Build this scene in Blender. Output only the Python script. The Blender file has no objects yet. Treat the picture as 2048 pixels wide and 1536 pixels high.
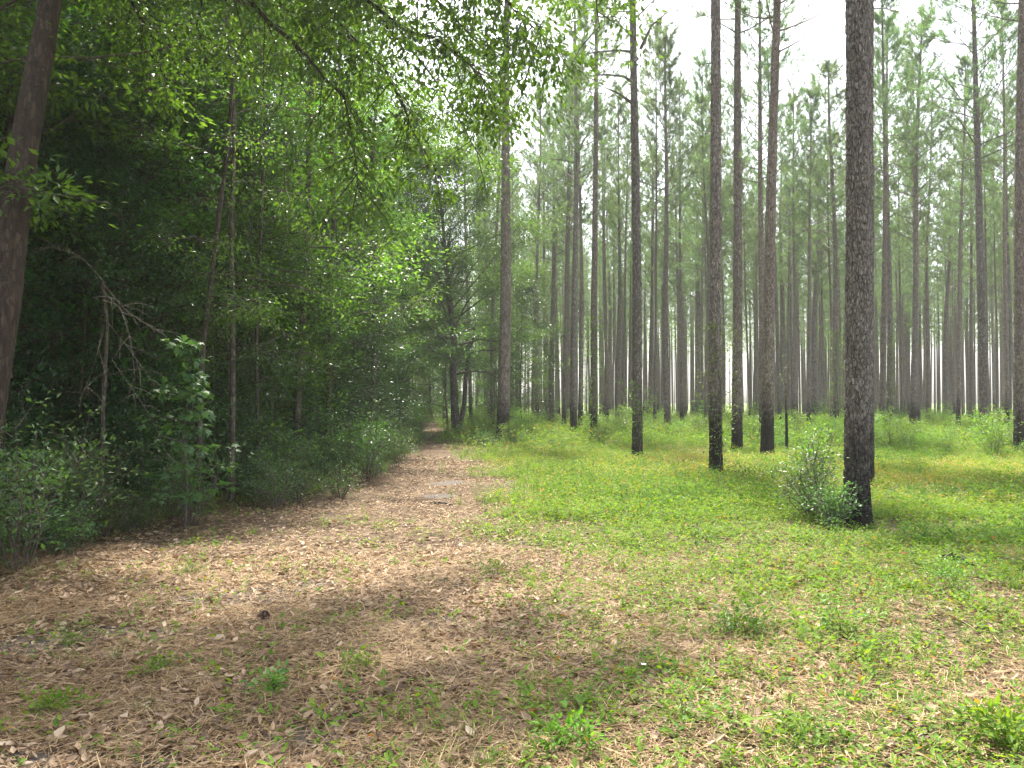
import bpy, math, random
import numpy as np
from mathutils import Vector, Matrix

PI = math.pi
rad = math.radians
S = bpy.context.scene
COL = S.collection
RS = np.random.RandomState
H_CAM, FPX, HORIZ = 1.6, 1650.0, 805.0
PITCH = math.atan((HORIZ - 768) / FPX)

# ------------------------------------------------------------------ placing
def ray(px, py):
    x = (px - 1024) / FPX; v = (768 - py) / FPX
    c, s = math.cos(PITCH), math.sin(PITCH)
    return np.array([x, c - v * s, s + v * c])
def gp(px, py):                       # point on the ground seen at a place in the photo
    r = ray(px, py); t = -H_CAM / r[2]
    return np.array([r[0] * t, r[1] * t, 0.0])
def at(px, py, Y):                    # point at depth Y
    r = ray(px, py); t = Y / r[1]
    return np.array([r[0] * t, Y, H_CAM + r[2] * t])

def unit(a):
    return a / np.maximum(np.linalg.norm(a, axis=-1, keepdims=True), 1e-9)

def vnoise(x, y, seed=0, scale=1.0):
    """smooth value noise 0..1"""
    x = np.asarray(x) * scale + seed * 17.3; y = np.asarray(y) * scale - seed * 9.1
    xi = np.floor(x).astype(np.int64); yi = np.floor(y).astype(np.int64)
    fx = x - xi; fy = y - yi
    fx = fx * fx * (3 - 2 * fx); fy = fy * fy * (3 - 2 * fy)
    def h(a, b):
        n = (a * 374761393 + b * 668265263 + seed * 1442695) & 0x7fffffff
        n = ((n ^ (n >> 13)) * 1274126177) & 0x7fffffff
        return ((n ^ (n >> 16)) & 0xffff) / 65535.0
    return (h(xi, yi) * (1 - fx) + h(xi + 1, yi) * fx) * (1 - fy) + (h(xi, yi + 1) * (1 - fx) + h(xi + 1, yi + 1) * fx) * fy
def fnoise(x, y, seed=0, scale=1.0):
    return (vnoise(x, y, seed, scale) * .55 + vnoise(x, y, seed + 1, scale * 2.1) * .3 + vnoise(x, y, seed + 2, scale * 4.5) * .15)

# ------------------------------------------------------------------ mesh builder
class MB:
    def __init__(self):
        self.v = []; self.q = []; self.t = []; self.n = 0; self.at = []
    def add(self, v, q=None, t=None):
        v = np.asarray(v, dtype=np.float32).reshape(-1, 3)
        if q is not None and len(q): self.q.append(np.asarray(q, dtype=np.int64).reshape(-1, 4) + self.n)
        if t is not None and len(t): self.t.append(np.asarray(t, dtype=np.int64).reshape(-1, 3) + self.n)
        self.v.append(v); self.n += len(v)
    def tube(self, pts, rads, sides=6, cap=True):
        pts = np.asarray(pts, float); rads = np.asarray(rads, float); n = len(pts)
        tan = unit(np.gradient(pts, axis=0))
        ref = np.array([1., 0, 0]) if abs(tan[0][0]) < .8 else np.array([0, 1., 0])
        a = unit(np.cross(tan, ref)); b = np.cross(tan, a)
        th = np.linspace(0, 2 * PI, sides, endpoint=False)
        ring = a[:, None, :] * np.cos(th)[None, :, None] + b[:, None, :] * np.sin(th)[None, :, None]
        v = (pts[:, None, :] + ring * rads[:, None, None]).reshape(-1, 3)
        i = np.arange(n - 1)[:, None] * sides; j = np.arange(sides)[None, :]; k = (j + 1) % sides
        q = np.stack([i + j, i + k, i + sides + k, i + sides + j], -1).reshape(-1, 4)
        t = []
        if cap:
            v = np.vstack([v, pts[-1:] + tan[-1:] * rads[-1]])
            m = len(v) - 1; base = (n - 1) * sides
            t = [[base + x, base + (x + 1) % sides, m] for x in range(sides)]
        self.add(v, q, t)
    def leaves(self, c, d, nrm, L, W, shape='leaf'):
        c = np.asarray(c, float); d = unit(np.asarray(d, float)); n = len(c)
        if n == 0: return
        s = unit(np.cross(nrm, d)); nn = np.cross(d, s)
        L = np.broadcast_to(np.asarray(L, float), (n,)); W = np.broadcast_to(np.asarray(W, float), (n,))
        tv, tq, tt = SHAPES[shape]
        k = len(tv)
        P = (c[:, None, :] + (tv[None, :, 0, None] * L[:, None, None]) * d[:, None, :]
             + (tv[None, :, 1, None] * W[:, None, None]) * s[:, None, :]
             + (tv[None, :, 2, None] * W[:, None, None]) * nn[:, None, :])
        off = (np.arange(n) * k)[:, None, None]
        self.add(P.reshape(-1, 3), (tq[None] + off).reshape(-1, 4) if len(tq) else None,
                 (tt[None] + off).reshape(-1, 3) if len(tt) else None)
    def mesh(self, name, mat, smooth=False):
        me = bpy.data.meshes.new(name)
        v = np.concatenate(self.v) if self.v else np.zeros((0, 3), np.float32)
        q = np.concatenate(self.q) if self.q else np.zeros((0, 4), np.int64)
        t = np.concatenate(self.t) if self.t else np.zeros((0, 3), np.int64)
        me.vertices.add(len(v)); me.vertices.foreach_set('co', v.astype(np.float32).ravel())
        li = np.concatenate([q.ravel(), t.ravel()]).astype(np.int32)
        me.loops.add(len(li)); me.loops.foreach_set('vertex_index', li)
        ls = np.concatenate([np.arange(len(q)) * 4, len(q) * 4 + np.arange(len(t)) * 3]).astype(np.int32)
        me.polygons.add(len(ls)); me.polygons.foreach_set('loop_start', ls)
        me.polygons.foreach_set('use_smooth', np.full(len(ls), smooth))
        me.update(calc_edges=True)
        if mat: me.materials.append(mat)
        return me
    def obj(self, name, mat, parent=None, smooth=False):
        o = bpy.data.objects.new(name, self.mesh(name, mat, smooth)); COL.objects.link(o)
        if parent: o.parent = parent
        return o

A = lambda *a: np.array(a, dtype=float)
SHAPES = {
    # x along length, y across width (fraction), z fold
    'leaf': (A([0, 0, 0], [.45, .5, .18], [1, 0, -.05], [.45, -.5, .18]), np.zeros((0, 4), int), np.array([[0, 2, 1], [0, 3, 2]])),
    'oval': (A([0, 0, 0], [.28, .44, .12], [.7, .42, .14], [1, 0, -.12], [.7, -.42, .14], [.28, -.44, .12], [.5, 0, 0]),
             np.zeros((0, 4), int), np.array([[0, 6, 1], [1, 6, 2], [2, 6, 3], [0, 5, 6], [5, 4, 6], [4, 3, 6]])),
    'curl': (A([0, 0, 0], [.3, .45, .35], [.65, .4, .3], [1, 0, .35], [.7, -.35, .2], [.3, -.5, .1], [.5, 0, -.05]),
             np.zeros((0, 4), int), np.array([[0, 6, 1], [1, 6, 2], [2, 6, 3], [0, 5, 6], [5, 4, 6], [4, 3, 6]])),
    'needle': (A([0, .5, 0], [0, -.5, 0], [1, 0, 0]), np.zeros((0, 4), int), np.array([[0, 1, 2]])),
    'blade': (A([0, .5, 0], [0, -.5, 0], [.55, -.35, 0], [.55, .35, 0], [1, 0, -3.]), np.array([[0, 1, 2, 3]]), np.array([[3, 2, 4]])),
    'strip': (A([0, .5, 0], [0, -.5, 0], [.5, -.5, .6], [.5, .5, .6], [1, -.3, 0], [1, .3, 0]), np.array([[0, 1, 2, 3], [3, 2, 4, 5]]), np.zeros((0, 3), int)),
    'maple': (A([0, 0, 0], [.12, .5, .0], [.38, .3, .03], [.62, .55, -.03], [.62, .2, .02], [1, 0, -.12], [.62, -.2, .02], [.62, -.55, -.03], [.38, -.3, .03], [.12, -.5, .0], [.35, 0, .06]),
              np.zeros((0, 4), int), np.array([[0, 10, 1], [1, 10, 2], [2, 10, 3], [3, 10, 4], [4, 10, 5], [5, 10, 6], [6, 10, 7], [7, 10, 8], [8, 10, 9], [9, 10, 0]])),
}

def rdir(rng, n, zlo=-1, zhi=1):
    z = rng.uniform(zlo, zhi, n); a = rng.uniform(0, 2 * PI, n); r = np.sqrt(1 - z * z)
    return np.stack([r * np.cos(a), r * np.sin(a), z], -1)

# ------------------------------------------------------------------ materials
def mat_new(name):
    m = bpy.data.materials.new(name); m.use_nodes = True
    nt = m.node_tree; nt.nodes.clear()
    return m, nt, nt.nodes, nt.links
def ramp(nt, fac, stops):
    r = nt.nodes.new('ShaderNodeValToRGB'); e = r.color_ramp.elements
    while len(e) < len(stops): e.new(.5)
    for x, (p, c) in zip(e, stops): x.position = p; x.color = (*c, 1) if len(c) == 3 else c
    nt.links.new(fac, r.inputs[0]); return r.outputs[0]
def mixc(nt, f, a, b, mode='MIX'):
    m = nt.nodes.new('ShaderNodeMix'); m.data_type = 'RGBA'; m.blend_type = mode
    for sock, v in ((0, f), (6, a), (7, b)):
        if hasattr(v, 'is_output'): nt.links.new(v, m.inputs[sock])
        elif isinstance(v, (int, float)): m.inputs[sock].default_value = v
        else: m.inputs[sock].default_value = (*v, 1)
    return m.outputs[2]
def math_(nt, op, a, b=0.0, c=None):
    m = nt.nodes.new('ShaderNodeMath'); m.operation = op
    for i, v in enumerate((a, b) if c is None else (a, b, c)):
        if hasattr(v, 'is_output'): nt.links.new(v, m.inputs[i])
        else: m.inputs[i].default_value = v
    return m.outputs[0]
def noise(nt, vec, scale, detail=4, rough=.55):
    n = nt.nodes.new('ShaderNodeTexNoise'); n.inputs['Scale'].default_value = scale
    n.inputs['Detail'].default_value = detail; n.inputs['Roughness'].default_value = rough
    if vec is not None: nt.links.new(vec, n.inputs['Vector'])
    return n.outputs[0]

def leaf_mat(name, cols, trans=.45, rough=.42, spec=.5, tcol=(1.5, 1.35, .45), tint=.25):
    m, nt, N, L = mat_new(name)
    geo = N.new('ShaderNodeNewGeometry')
    c = ramp(nt, geo.outputs['Random Per Island'], cols)
    oi = N.new('ShaderNodeObjectInfo')
    hsv = N.new('ShaderNodeHueSaturation'); L.new(c, hsv.inputs['Color'])
    L.new(math_(nt, 'MULTIPLY_ADD', oi.outputs['Random'], .04, .48), hsv.inputs['Hue'])
    L.new(math_(nt, 'MULTIPLY_ADD', oi.outputs['Random'], tint * 2, 1 - tint), hsv.inputs['Value'])
    c = hsv.outputs[0]
    p = N.new('ShaderNodeBsdfPrincipled'); L.new(c, p.inputs['Base Color'])
    p.inputs['Roughness'].default_value = rough
    p.inputs['Specular IOR Level'].default_value = spec
    t = N.new('ShaderNodeBsdfTranslucent')
    L.new(mixc(nt, 1.0, c, tcol, 'MULTIPLY'), t.inputs['Color'])
    mx = N.new('ShaderNodeMixShader'); mx.inputs[0].default_value = trans
    L.new(p.outputs[0], mx.inputs[1]); L.new(t.outputs[0], mx.inputs[2])
    o = N.new('ShaderNodeOutputMaterial'); L.new(mx.outputs[0], o.inputs[0])
    return m

def bark_mat(name, cols, crack=(.045, .036, .030), sc=30, zs=.3, char=0.0, bump=.5, flecks=0.0, lichen=None, crack_w=.1):
    m, nt, N, L = mat_new(name)
    tc = N.new('ShaderNodeTexCoord')
    mp = N.new('ShaderNodeMapping'); mp.inputs['Scale'].default_value = (1, 1, zs); L.new(tc.outputs['Object'], mp.inputs[0])
    nz = N.new('ShaderNodeTexNoise'); nz.inputs['Scale'].default_value = 9; nz.inputs['Detail'].default_value = 3; L.new(mp.outputs[0], nz.inputs['Vector'])
    va = N.new('ShaderNodeVectorMath'); va.operation = 'MULTIPLY_ADD'; L.new(nz.outputs['Color'], va.inputs[0]); va.inputs[1].default_value = (.09, .09, .09); L.new(mp.outputs[0], va.inputs[2])
    v1 = N.new('ShaderNodeTexVoronoi'); v1.feature = 'F1'; v1.inputs['Scale'].default_value = sc; L.new(va.outputs[0], v1.inputs['Vector'])
    v2 = N.new('ShaderNodeTexVoronoi'); v2.feature = 'DISTANCE_TO_EDGE'; v2.inputs['Scale'].default_value = sc; L.new(va.outputs[0], v2.inputs['Vector'])
    sep = N.new('ShaderNodeSeparateColor'); L.new(v1.outputs['Color'], sep.inputs[0])
    base = ramp(nt, sep.outputs[0], cols)
    fine = noise(nt, tc.outputs['Object'], 70, 5, .7)
    oi0 = N.new('ShaderNodeObjectInfo'); hv = N.new('ShaderNodeHueSaturation'); L.new(base, hv.inputs['Color'])
    L.new(math_(nt, 'MULTIPLY_ADD', oi0.outputs['Random'], .5, .9), hv.inputs['Value']); L.new(math_(nt, 'MULTIPLY_ADD', math_(nt, 'FRACT', math_(nt, 'MULTIPLY', oi0.outputs['Random'], 7.3)), .6, .75), hv.inputs['Saturation']); base = hv.outputs[0]
    base = mixc(nt, .55, base, ramp(nt, fine, [(.3, (.35, .33, .32)), (.7, (1.25, 1.25, 1.25))]), 'MULTIPLY')
    big = noise(nt, tc.outputs['Object'], 1.3, 3)
    base = mixc(nt, .6, base, ramp(nt, big, [(.3, (.7, .68, .68)), (.7, (1.2, 1.2, 1.2))]), 'MULTIPLY')
    edge = ramp(nt, v2.outputs[0], [(0.0, (0, 0, 0)), (crack_w, (1, 1, 1))])
    c = mixc(nt, edge, crack, base)
    if lichen:
        ln = noise(nt, tc.outputs['Object'], 6, 6, .75)
        c = mixc(nt, math_(nt, 'MULTIPLY', ramp(nt, ln, [(.56, (0, 0, 0)), (.64, (1, 1, 1))]), lichen[1]), c, lichen[0])
    if flecks:
        mp2 = N.new('ShaderNodeMapping'); mp2.inputs['Scale'].default_value = (1, 1, 4); L.new(tc.outputs['Object'], mp2.inputs[0])
        f1 = ramp(nt, noise(nt, mp2.outputs[0], 16, 6, .8), [(.6, (0, 0, 0)), (.66, (1, 1, 1))])
        f2 = ramp(nt, noise(nt, tc.outputs['Object'], 2.2, 3), [(.42, (0, 0, 0)), (.6, (1, 1, 1))])
        c = mixc(nt, math_(nt, 'MULTIPLY', math_(nt, 'MULTIPLY', f1, f2), flecks), c, (.42, .41, .37))
    if char:
        oi = N.new('ShaderNodeObjectInfo')
        sp = N.new('ShaderNodeSeparateXYZ'); L.new(tc.outputs['Object'], sp.inputs[0])
        cn = noise(nt, tc.outputs['Object'], 5, 6, .75)
        lim = math_(nt, 'MULTIPLY_ADD', oi.outputs['Random'], char * 1.1, char * .95)
        lim = math_(nt, 'MULTIPLY_ADD', cn, 3.2, math_(nt, 'SUBTRACT', lim, 1.8))
        f = math_(nt, 'SUBTRACT', lim, sp.outputs[2])
        f = ramp(nt, math_(nt, 'MULTIPLY_ADD', f, .7, .45), [(0.0, (0, 0, 0)), (.9, (1, 1, 1))])
        c = mixc(nt, math_(nt, 'MULTIPLY', f, .93), c, (.014, .012, .011))
    p = N.new('ShaderNodeBsdfPrincipled'); L.new(c, p.inputs['Base Color'])
    p.inputs['Roughness'].default_value = .88; p.inputs['Specular IOR Level'].default_value = .25
    if bump:
        hgt = math_(nt, 'ADD', math_(nt, 'MULTIPLY', edge, .7), math_(nt, 'MULTIPLY', fine, .5))
        b = N.new('ShaderNodeBump'); b.inputs['Strength'].default_value = bump; b.inputs['Distance'].default_value = .02
        L.new(hgt, b.inputs['Height']); L.new(b.outputs[0], p.inputs['Normal'])
    o = N.new('ShaderNodeOutputMaterial'); L.new(p.outputs[0], o.inputs[0])
    return m

G = leaf_mat
M_NEEDLE = G('pine_needles', [(0, (.11, .175, .08)), (.5, (.15, .23, .105)), (.95, (.20, .285, .13)), (1, (.26, .2, .1))], trans=.5, rough=.5, spec=.3, tcol=(1.25, 1.35, .85), tint=.14)
M_HARD = [
    G('oak_leaves', [(0, (.040, .090, .026)), (.5, (.06, .13, .034)), (1, (.10, .18, .045))], trans=.5, rough=.3, spec=.6, tcol=(1.9, 2.0, .6)),
    G('gum_leaves', [(0, (.05, .11, .03)), (.5, (.08, .16, .04)), (1, (.12, .21, .05))], trans=.52, rough=.33, spec=.6, tcol=(1.9, 1.9, .5)),
    G('holly_leaves', [(0, (.03, .07, .028)), (.6, (.05, .11, .038)), (1, (.08, .15, .05))], trans=.3, rough=.28, spec=.6, tcol=(1.8, 2.0, .6))]
M_BRIGHT = G('bright_oak_leaves', [(0, (.04, .095, .02)), (.5, (.06, .13, .03)), (1, (.09, .17, .04))], trans=.5, rough=.4, tcol=(1.9, 1.9, .5))
M_MAPLE = G('maple_leaves', [(0, (.06, .14, .05)), (.5, (.085, .175, .06)), (1, (.12, .22, .08))], trans=.4, rough=.45, tcol=(1.5, 1.6, .6), tint=.1)
M_SHRUB = G('shrub_leaves', [(0, (.06, .12, .045)), (.5, (.09, .17, .06)), (1, (.13, .22, .08))], trans=.38, rough=.4, tcol=(1.6, 1.7, .6))
M_SHRUB2 = G('light_shrub_leaves', [(0, (.08, .17, .03)), (.5, (.12, .23, .04)), (.92, (.17, .28, .055)), (1, (.25, .2, .06))], trans=.45, rough=.45, tcol=(1.5, 1.5, .5))
M_HERB = G('herb_leaves', [(0, (.075, .17, .022)), (.4, (.12, .25, .030)), (.8, (.19, .32, .042)), (.955, (.15, .2, .05)), (.98, (.32, .22, .04)), (1, (.38, .16, .04))], trans=.45, rough=.6, spec=.25, tcol=(1.5, 1.45, .4), tint=.05)
M_WEED = G('tall_weed_leaves', [(0, (.05, .12, .025)), (.5, (.08, .17, .035)), (1, (.12, .23, .05))], trans=.45, rough=.7, spec=.15, tcol=(1.5, 1.5, .5), tint=.05)
M_YELLOW = G('yellow_weeds', [(0, (.16, .26, .04)), (.5, (.28, .34, .06)), (.8, (.40, .36, .08)), (1, (.48, .24, .09))], trans=.45, rough=.55, tcol=(1.3, 1.2, .4), tint=.05)
M_GRASS = G('grass_blades', [(0, (.08, .17, .025)), (.5, (.12, .24, .03)), (.9, (.18, .29, .04)), (1, (.3, .25, .12))], trans=.4, rough=.5, tcol=(1.3, 1.3, .4), tint=.05)
M_LITTER = G('dead_leaves', [(0, (.09, .058, .038)), (.3, (.21, .14, .085)), (.6, (.34, .24, .15)), (.85, (.46, .33, .21)), (1, (.58, .47, .34))], trans=.12, rough=.6, spec=.4, tcol=(1.2, 1, .6), tint=.03)
M_STRAW = G('pine_straw', [(0, (.12, .070, .036)), (.5, (.28, .172, .090)), (.85, (.47, .32, .175)), (1, (.62, .48, .30))], trans=.1, rough=.6, spec=.3, tcol=(1.2, 1, .6), tint=.03)
BARKC = [(0, (.15, .13, .115)), (.4, (.21, .185, .165)), (.75, (.29, .262, .238)), (.9, (.24, .19, .155)), (1, (.35, .325, .30))]
M_PINE = bark_mat('pine_bark', BARKC, char=1.0)
M_LIMB = bark_mat('limb_bark', [(0, (.07, .055, .045)), (1, (.13, .105, .09))], bump=0)
M_OAKB = bark_mat('oak_bark', [(0, (.045, .031, .023)), (.5, (.075, .052, .038)), (1, (.115, .085, .064))], sc=30, zs=.22, flecks=.8, bump=.6, crack_w=.16)
M_HWB = bark_mat('hardwood_bark', [(0, (.07, .055, .045)), (.5, (.11, .09, .075)), (1, (.17, .145, .12))], sc=26, zs=.3, bump=.4, lichen=((.26, .28, .24), .5))
M_TWIG = bark_mat('twig_bark', [(0, (.10, .08, .065)), (1, (.2, .17, .15))], bump=0, sc=40)
M_PALE = bark_mat('weathered_wood', [(0, (.2, .17, .145)), (1, (.34, .3, .26))], bump=0, sc=40, zs=.1)

# ------------------------------------------------------------------ ids
def tag(o, label=None, cat=None, group=None, kind=None):
    if label: o['label'] = label
    if cat: o['category'] = cat
    if group: o['group'] = group
    if kind: o['kind'] = kind
    return o
def root(name, loc=(0, 0, 0), rot=(0, 0, 0), scale=(1, 1, 1)):
    o = bpy.data.objects.new(name, None); COL.objects.link(o)
    o.empty_display_size = .2
    o.location = loc; o.rotation_euler = rot; o.scale = scale
    return o
def part(name, me, parent):
    o = bpy.data.objects.new(name, me); COL.objects.link(o); o.parent = parent
    return o

# ------------------------------------------------------------------ ground
PATH_PTS = [(-12, -2.9, .6), (0, -2.9, .5), (4, -3.2, .2), (8, -5.0, .15), (11, -4.4, -.1), (14.5, -3.1, -.4), (18, -3.0, -.75), (24, -3.2, -1.4), (32, -3.9, -2.3), (42, -5.0, -3.4), (56, -6.6, -4.6), (75, -9.2, -7.2), (95, -12.5, -10.5)]
def path_edges(Y):
    p = np.array(PATH_PTS)
    return np.interp(Y, p[:, 0], p[:, 1]), np.interp(Y, p[:, 0], p[:, 2])
def gz(x, y):
    return (fnoise(x, y, 5, .35) - .5) * .10 + (vnoise(x, y, 9, 1.7) - .5) * .03 - .02
def zat(x, y): return float(gz(np.array([x]), np.array([y]))[0])

SANDS = [gp(*p) for p in ((90, 1285), (250, 1262), (520, 1190), (620, 1170), (450, 1200), (900, 965), (880, 990), (600, 1465), (40, 1528), (860, 1240), (1120, 1210))]
SRAD = [(.4, .25), (.45, .22), (.4, .3), (.32, .22), (.4, .2), (.3, .45), (.25, .35), (.22, .2), (.3, .15), (.35, .2), (.3, .12)]
def sand(X, Y):
    s = np.zeros(np.shape(X))
    for c, (a, b) in zip(SANDS, SRAD): s = np.maximum(s, np.exp(-((X - c[0]) / a) ** 2 - ((Y - c[1]) / b) ** 2))
    return np.clip(s * 1.5 + (fnoise(X, Y, 61, 2.2) - .5) * 1.1 * (s > .08), 0, 1)
def put_sand(o, v):
    at_ = o.data.attributes.new('sand', 'FLOAT', 'POINT'); at_.data.foreach_set('value', sand(v[:, 0], v[:, 1]).astype(np.float32))
def ground_mat(name, path=False):
    m, nt, N, L = mat_new(name)
    tc = N.new('ShaderNodeTexCoord'); v = tc.outputs['Object']
    n1 = noise(nt, v, .8, 5, .6); n2 = noise(nt, v, 60, 5, .75); n3 = noise(nt, v, 9, 5, .7)
    straw = ramp(nt, n2, [(.3, (.06, .04, .027)), (.5, (.15, .10, .066)), (.72, (.30, .21, .145))])
    sand_c = ramp(nt, n2, [(.3, (.075, .064, .057)), (.7, (.19, .17, .155))])
    soil = ramp(nt, n2, [(.3, (.03, .022, .015)), (.7, (.10, .075, .05))])
    c = mixc(nt, ramp(nt, n3, [(.4, (0, 0, 0)), (.62, (1, 1, 1))]), straw, soil)
    if path:
        pass
    else:
        moss = ramp(nt, n2, [(.3, (.025, .045, .012)), (.7, (.10, .14, .04))])
        c = mixc(nt, ramp(nt, n1, [(.42, (0, 0, 0)), (.6, (.6, .6, .6))]), c, moss)
        # far field: dry meadow grass
        sp = N.new('ShaderNodeSeparateXYZ'); L.new(v, sp.inputs[0])
        far = math_(nt, 'MULTIPLY', math_(nt, 'SUBTRACT', sp.outputs[1], 60), .02); far = math_(nt, 'MINIMUM', math_(nt, 'MAXIMUM', far, 0), 1)
        c = mixc(nt, far, c, ramp(nt, noise(nt, v, .15, 6), [(.3, (.10, .15, .05)), (.7, (.2, .22, .09))]))
    at_ = N.new('ShaderNodeAttribute'); at_.attribute_name = 'sand'
    sf = math_(nt, 'MULTIPLY_ADD', math_(nt, 'SUBTRACT', n3, .5), .8, at_.outputs['Fac'])
    c = mixc(nt, ramp(nt, sf, [(.3, (0, 0, 0)), (.6, (.9, .9, .9))]), c, sand_c)
    p = N.new('ShaderNodeBsdfPrincipled'); L.new(c, p.inputs['Base Color'])
    p.inputs['Roughness'].default_value = .95; p.inputs['Specular IOR Level'].default_value = .15
    b = N.new('ShaderNodeBump'); b.inputs['Strength'].default_value = .7; b.inputs['Distance'].default_value = .03
    L.new(math_(nt, 'ADD', n2, n3), b.inputs['Height']); L.new(b.outputs[0], p.inputs['Normal'])
    o = N.new('ShaderNodeOutputMaterial'); L.new(p.outputs[0], o.inputs[0])
    return m

def build_ground():
    xs = np.unique(np.concatenate([np.linspace(-700, -40, 18), np.linspace(-40, -14, 30), np.arange(-14, 14, .22), np.linspace(14, 50, 40), np.linspace(50, 800, 18)]))
    ys = np.unique(np.concatenate([np.linspace(-200, -8, 12), np.arange(-8, 30, .22), np.linspace(30, 100, 70), np.linspace(100, 1500, 22)]))
    X, Y = np.meshgrid(xs, ys)
    Z = gz(X, Y)
    v = np.stack([X, Y, Z], -1).reshape(-1, 3); nx = len(xs); ny = len(ys)
    i = np.arange(ny - 1)[:, None] * nx; j = np.arange(nx - 1)[None]
    q = np.stack([i + j, i + j + 1, i + nx + j + 1, i + nx + j], -1).reshape(-1, 4)
    mb = MB(); mb.add(v, q); g = mb.obj('ground', ground_mat('forest_floor'), smooth=True); tag(g, kind='structure'); put_sand(g, v)
    ys = np.arange(-8, 95, .25); k = 26
    l, r = path_edges(ys)
    l = l + (fnoise(ys, ys * 0, 31, .9) - .5) * .9; r = r + (fnoise(ys, ys * 0 + 7, 32, .9) - .5) * 1.1
    u = np.linspace(0, 1, k)
    X = l[:, None] * (1 - u) + r[:, None] * u; Y = np.repeat(ys[:, None], k, 1)
    # drop the rims a hair into the floor so that the trail has no raised edge
    Z = gz(X, Y) + .012 - .03 * (np.abs(u[None] - .5) * 2) ** 8
    v = np.stack([X, Y, Z], -1).reshape(-1, 3)
    i = np.arange(len(ys) - 1)[:, None] * k; j = np.arange(k - 1)[None]
    q = np.stack([i + j, i + j + 1, i + k + j + 1, i + k + j], -1).reshape(-1, 4)
    mb = MB(); mb.add(v, q); p = mb.obj('path', ground_mat('trail_floor', True), smooth=True); tag(p, kind='structure'); put_sand(p, v)

def scatter(rng, n, ymin, ymax, margin=1.15, xlo=None, xhi=None, power=1.0):
    """points inside the wedge the camera sees, denser near by"""
    u = rng.uniform(0, 1, n)
    Y = ymin * (ymax / ymin) ** u if power == 1.0 else (ymin ** power + u * (ymax ** power - ymin ** power)) ** (1 / power)
    X = rng.uniform(-1, 1, n) * .62 * margin * Y
    k = np.ones(n, bool)
    if xlo is not None: k &= X > xlo
    if xhi is not None: k &= X < xhi
    return X[k], Y[k]

def build_floor_stuff():
    rng = RS(3)
    # dead leaves
    mb = MB()
    for n, y0, y1, pw in ((230000, 3.0, 9, 1.6), (150000, 9, 24, 1.5), (26000, 24, 50, 1.3)):
        X, Y = scatter(rng, n, y0, y1, power=pw)
        l, r = path_edges(Y)
        green = np.clip((X - r + (fnoise(X, Y, 40, .8) - .5) * 2.5) / 1.2, 0, 1)
        sd_ = sand(X, Y)
        keep = rng.uniform(0, 1, len(X)) < (.8 - .62 * green) * (1 - .7 * sd_) * np.where(Y > 16, 1 - green * .5, 1)
        keep &= rng.uniform(0, 1, len(X)) < np.clip(-.25 + 1.9 * fnoise(X, Y, 71, 1.6), .08, 1)
        X, Y = X[keep], Y[keep]; m = len(X)
        d = rdir(rng, m, -.25, .35); nn = unit(rdir(rng, m, -.2, 1) * .55 + A(0, 0, 1))
        L = (.016 + .065 * rng.uniform(0, 1, m) ** 2.2) * np.where(Y > 20, 1.4, 1)
        c = np.stack([X, Y, gz(X, Y) + rng.uniform(.008, .04, m)], -1)
        mb.leaves(c, d, nn, L, L * rng.uniform(.32, .62, m), 'curl')
    tag(mb.obj('leaf_litter', M_LITTER), 'tan and brown dead leaves strewn over the trail and forest floor', 'dead leaves', kind='stuff')
    # pine straw
    mb = MB()
    for n, y0, y1, pw in ((230000, 3.0, 9, 1.5), (130000, 9, 26, 1.4)):
        X, Y = scatter(rng, n, y0, y1, power=pw)
        l, r = path_edges(Y)
        green = np.clip((X - r) / 2.0, 0, 1)
        keep = rng.uniform(0, 1, len(X)) < (1 - .6 * green) * (1 - .72 * sand(X, Y))
        keep &= rng.uniform(0, 1, len(X)) < .15 + 1.2 * fnoise(X, Y, 81, 1.4)
        X, Y = X[keep], Y[keep]; m = len(X)
        d = rdir(rng, m, -.12, .15); nn = unit(rdir(rng, m) * .2 + A(0, 0, 1))
        c = np.stack([X, Y, gz(X, Y) + rng.uniform(.012, .052, m)], -1)
        mb.leaves(c, d, nn, rng.uniform(.07, .17, m), np.where(Y > 9, .0055, .003), 'strip')
    tag(mb.obj('pine_straw', M_STRAW), 'fallen brown pine needles matted over the trail', 'pine straw', kind='stuff')

def build_twigs():
    rng = RS(17); mb = MB()
    for i in range(900):
        y = 3.1 * (22 / 3.1) ** rng.uniform(); x = rng.uniform(-.7, .7) * y
        if x < path_edges(y)[0] - 1: continue
        a = rng.uniform(0, PI); ln = rng.uniform(.08, .42) * rng.uniform(.4, 1); z = zat(x, y) + .022; r = rng.uniform(.002, .006)
        d = A(math.cos(a), math.sin(a), rng.uniform(-.04, .06)); p = A(x, y, z); n_ = A(-d[1], d[0], 0) * rng.normal(0, .06) * ln
        mb.tube([p, p + d * ln * .5 + n_, p + d * ln], [r, r * .85, r * .5], 5)
    tag(mb.obj('twig_litter', M_TWIG), 'small grey-brown twigs scattered through the leaf litter', 'twigs', kind='stuff')

def greenness(X, Y):
    l, r = path_edges(Y)
    g = np.clip((X - r + (fnoise(X, Y, 40, .7) - .5) * 3.4 + .55) / 1.9, 0, 1)
    g = np.maximum(g, np.clip((Y - 22) / 25, 0, .55) * ((X < l + .25) | (X > r - .35) | (Y > 60)))
    g = g * np.where(X > r, .68 + .32 * np.clip((Y - 5.5) / 5, 0, 1), 1)
    left = np.clip((l - X - .2) / .6, 0, 1) * .6
    return np.maximum(g, left)

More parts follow.
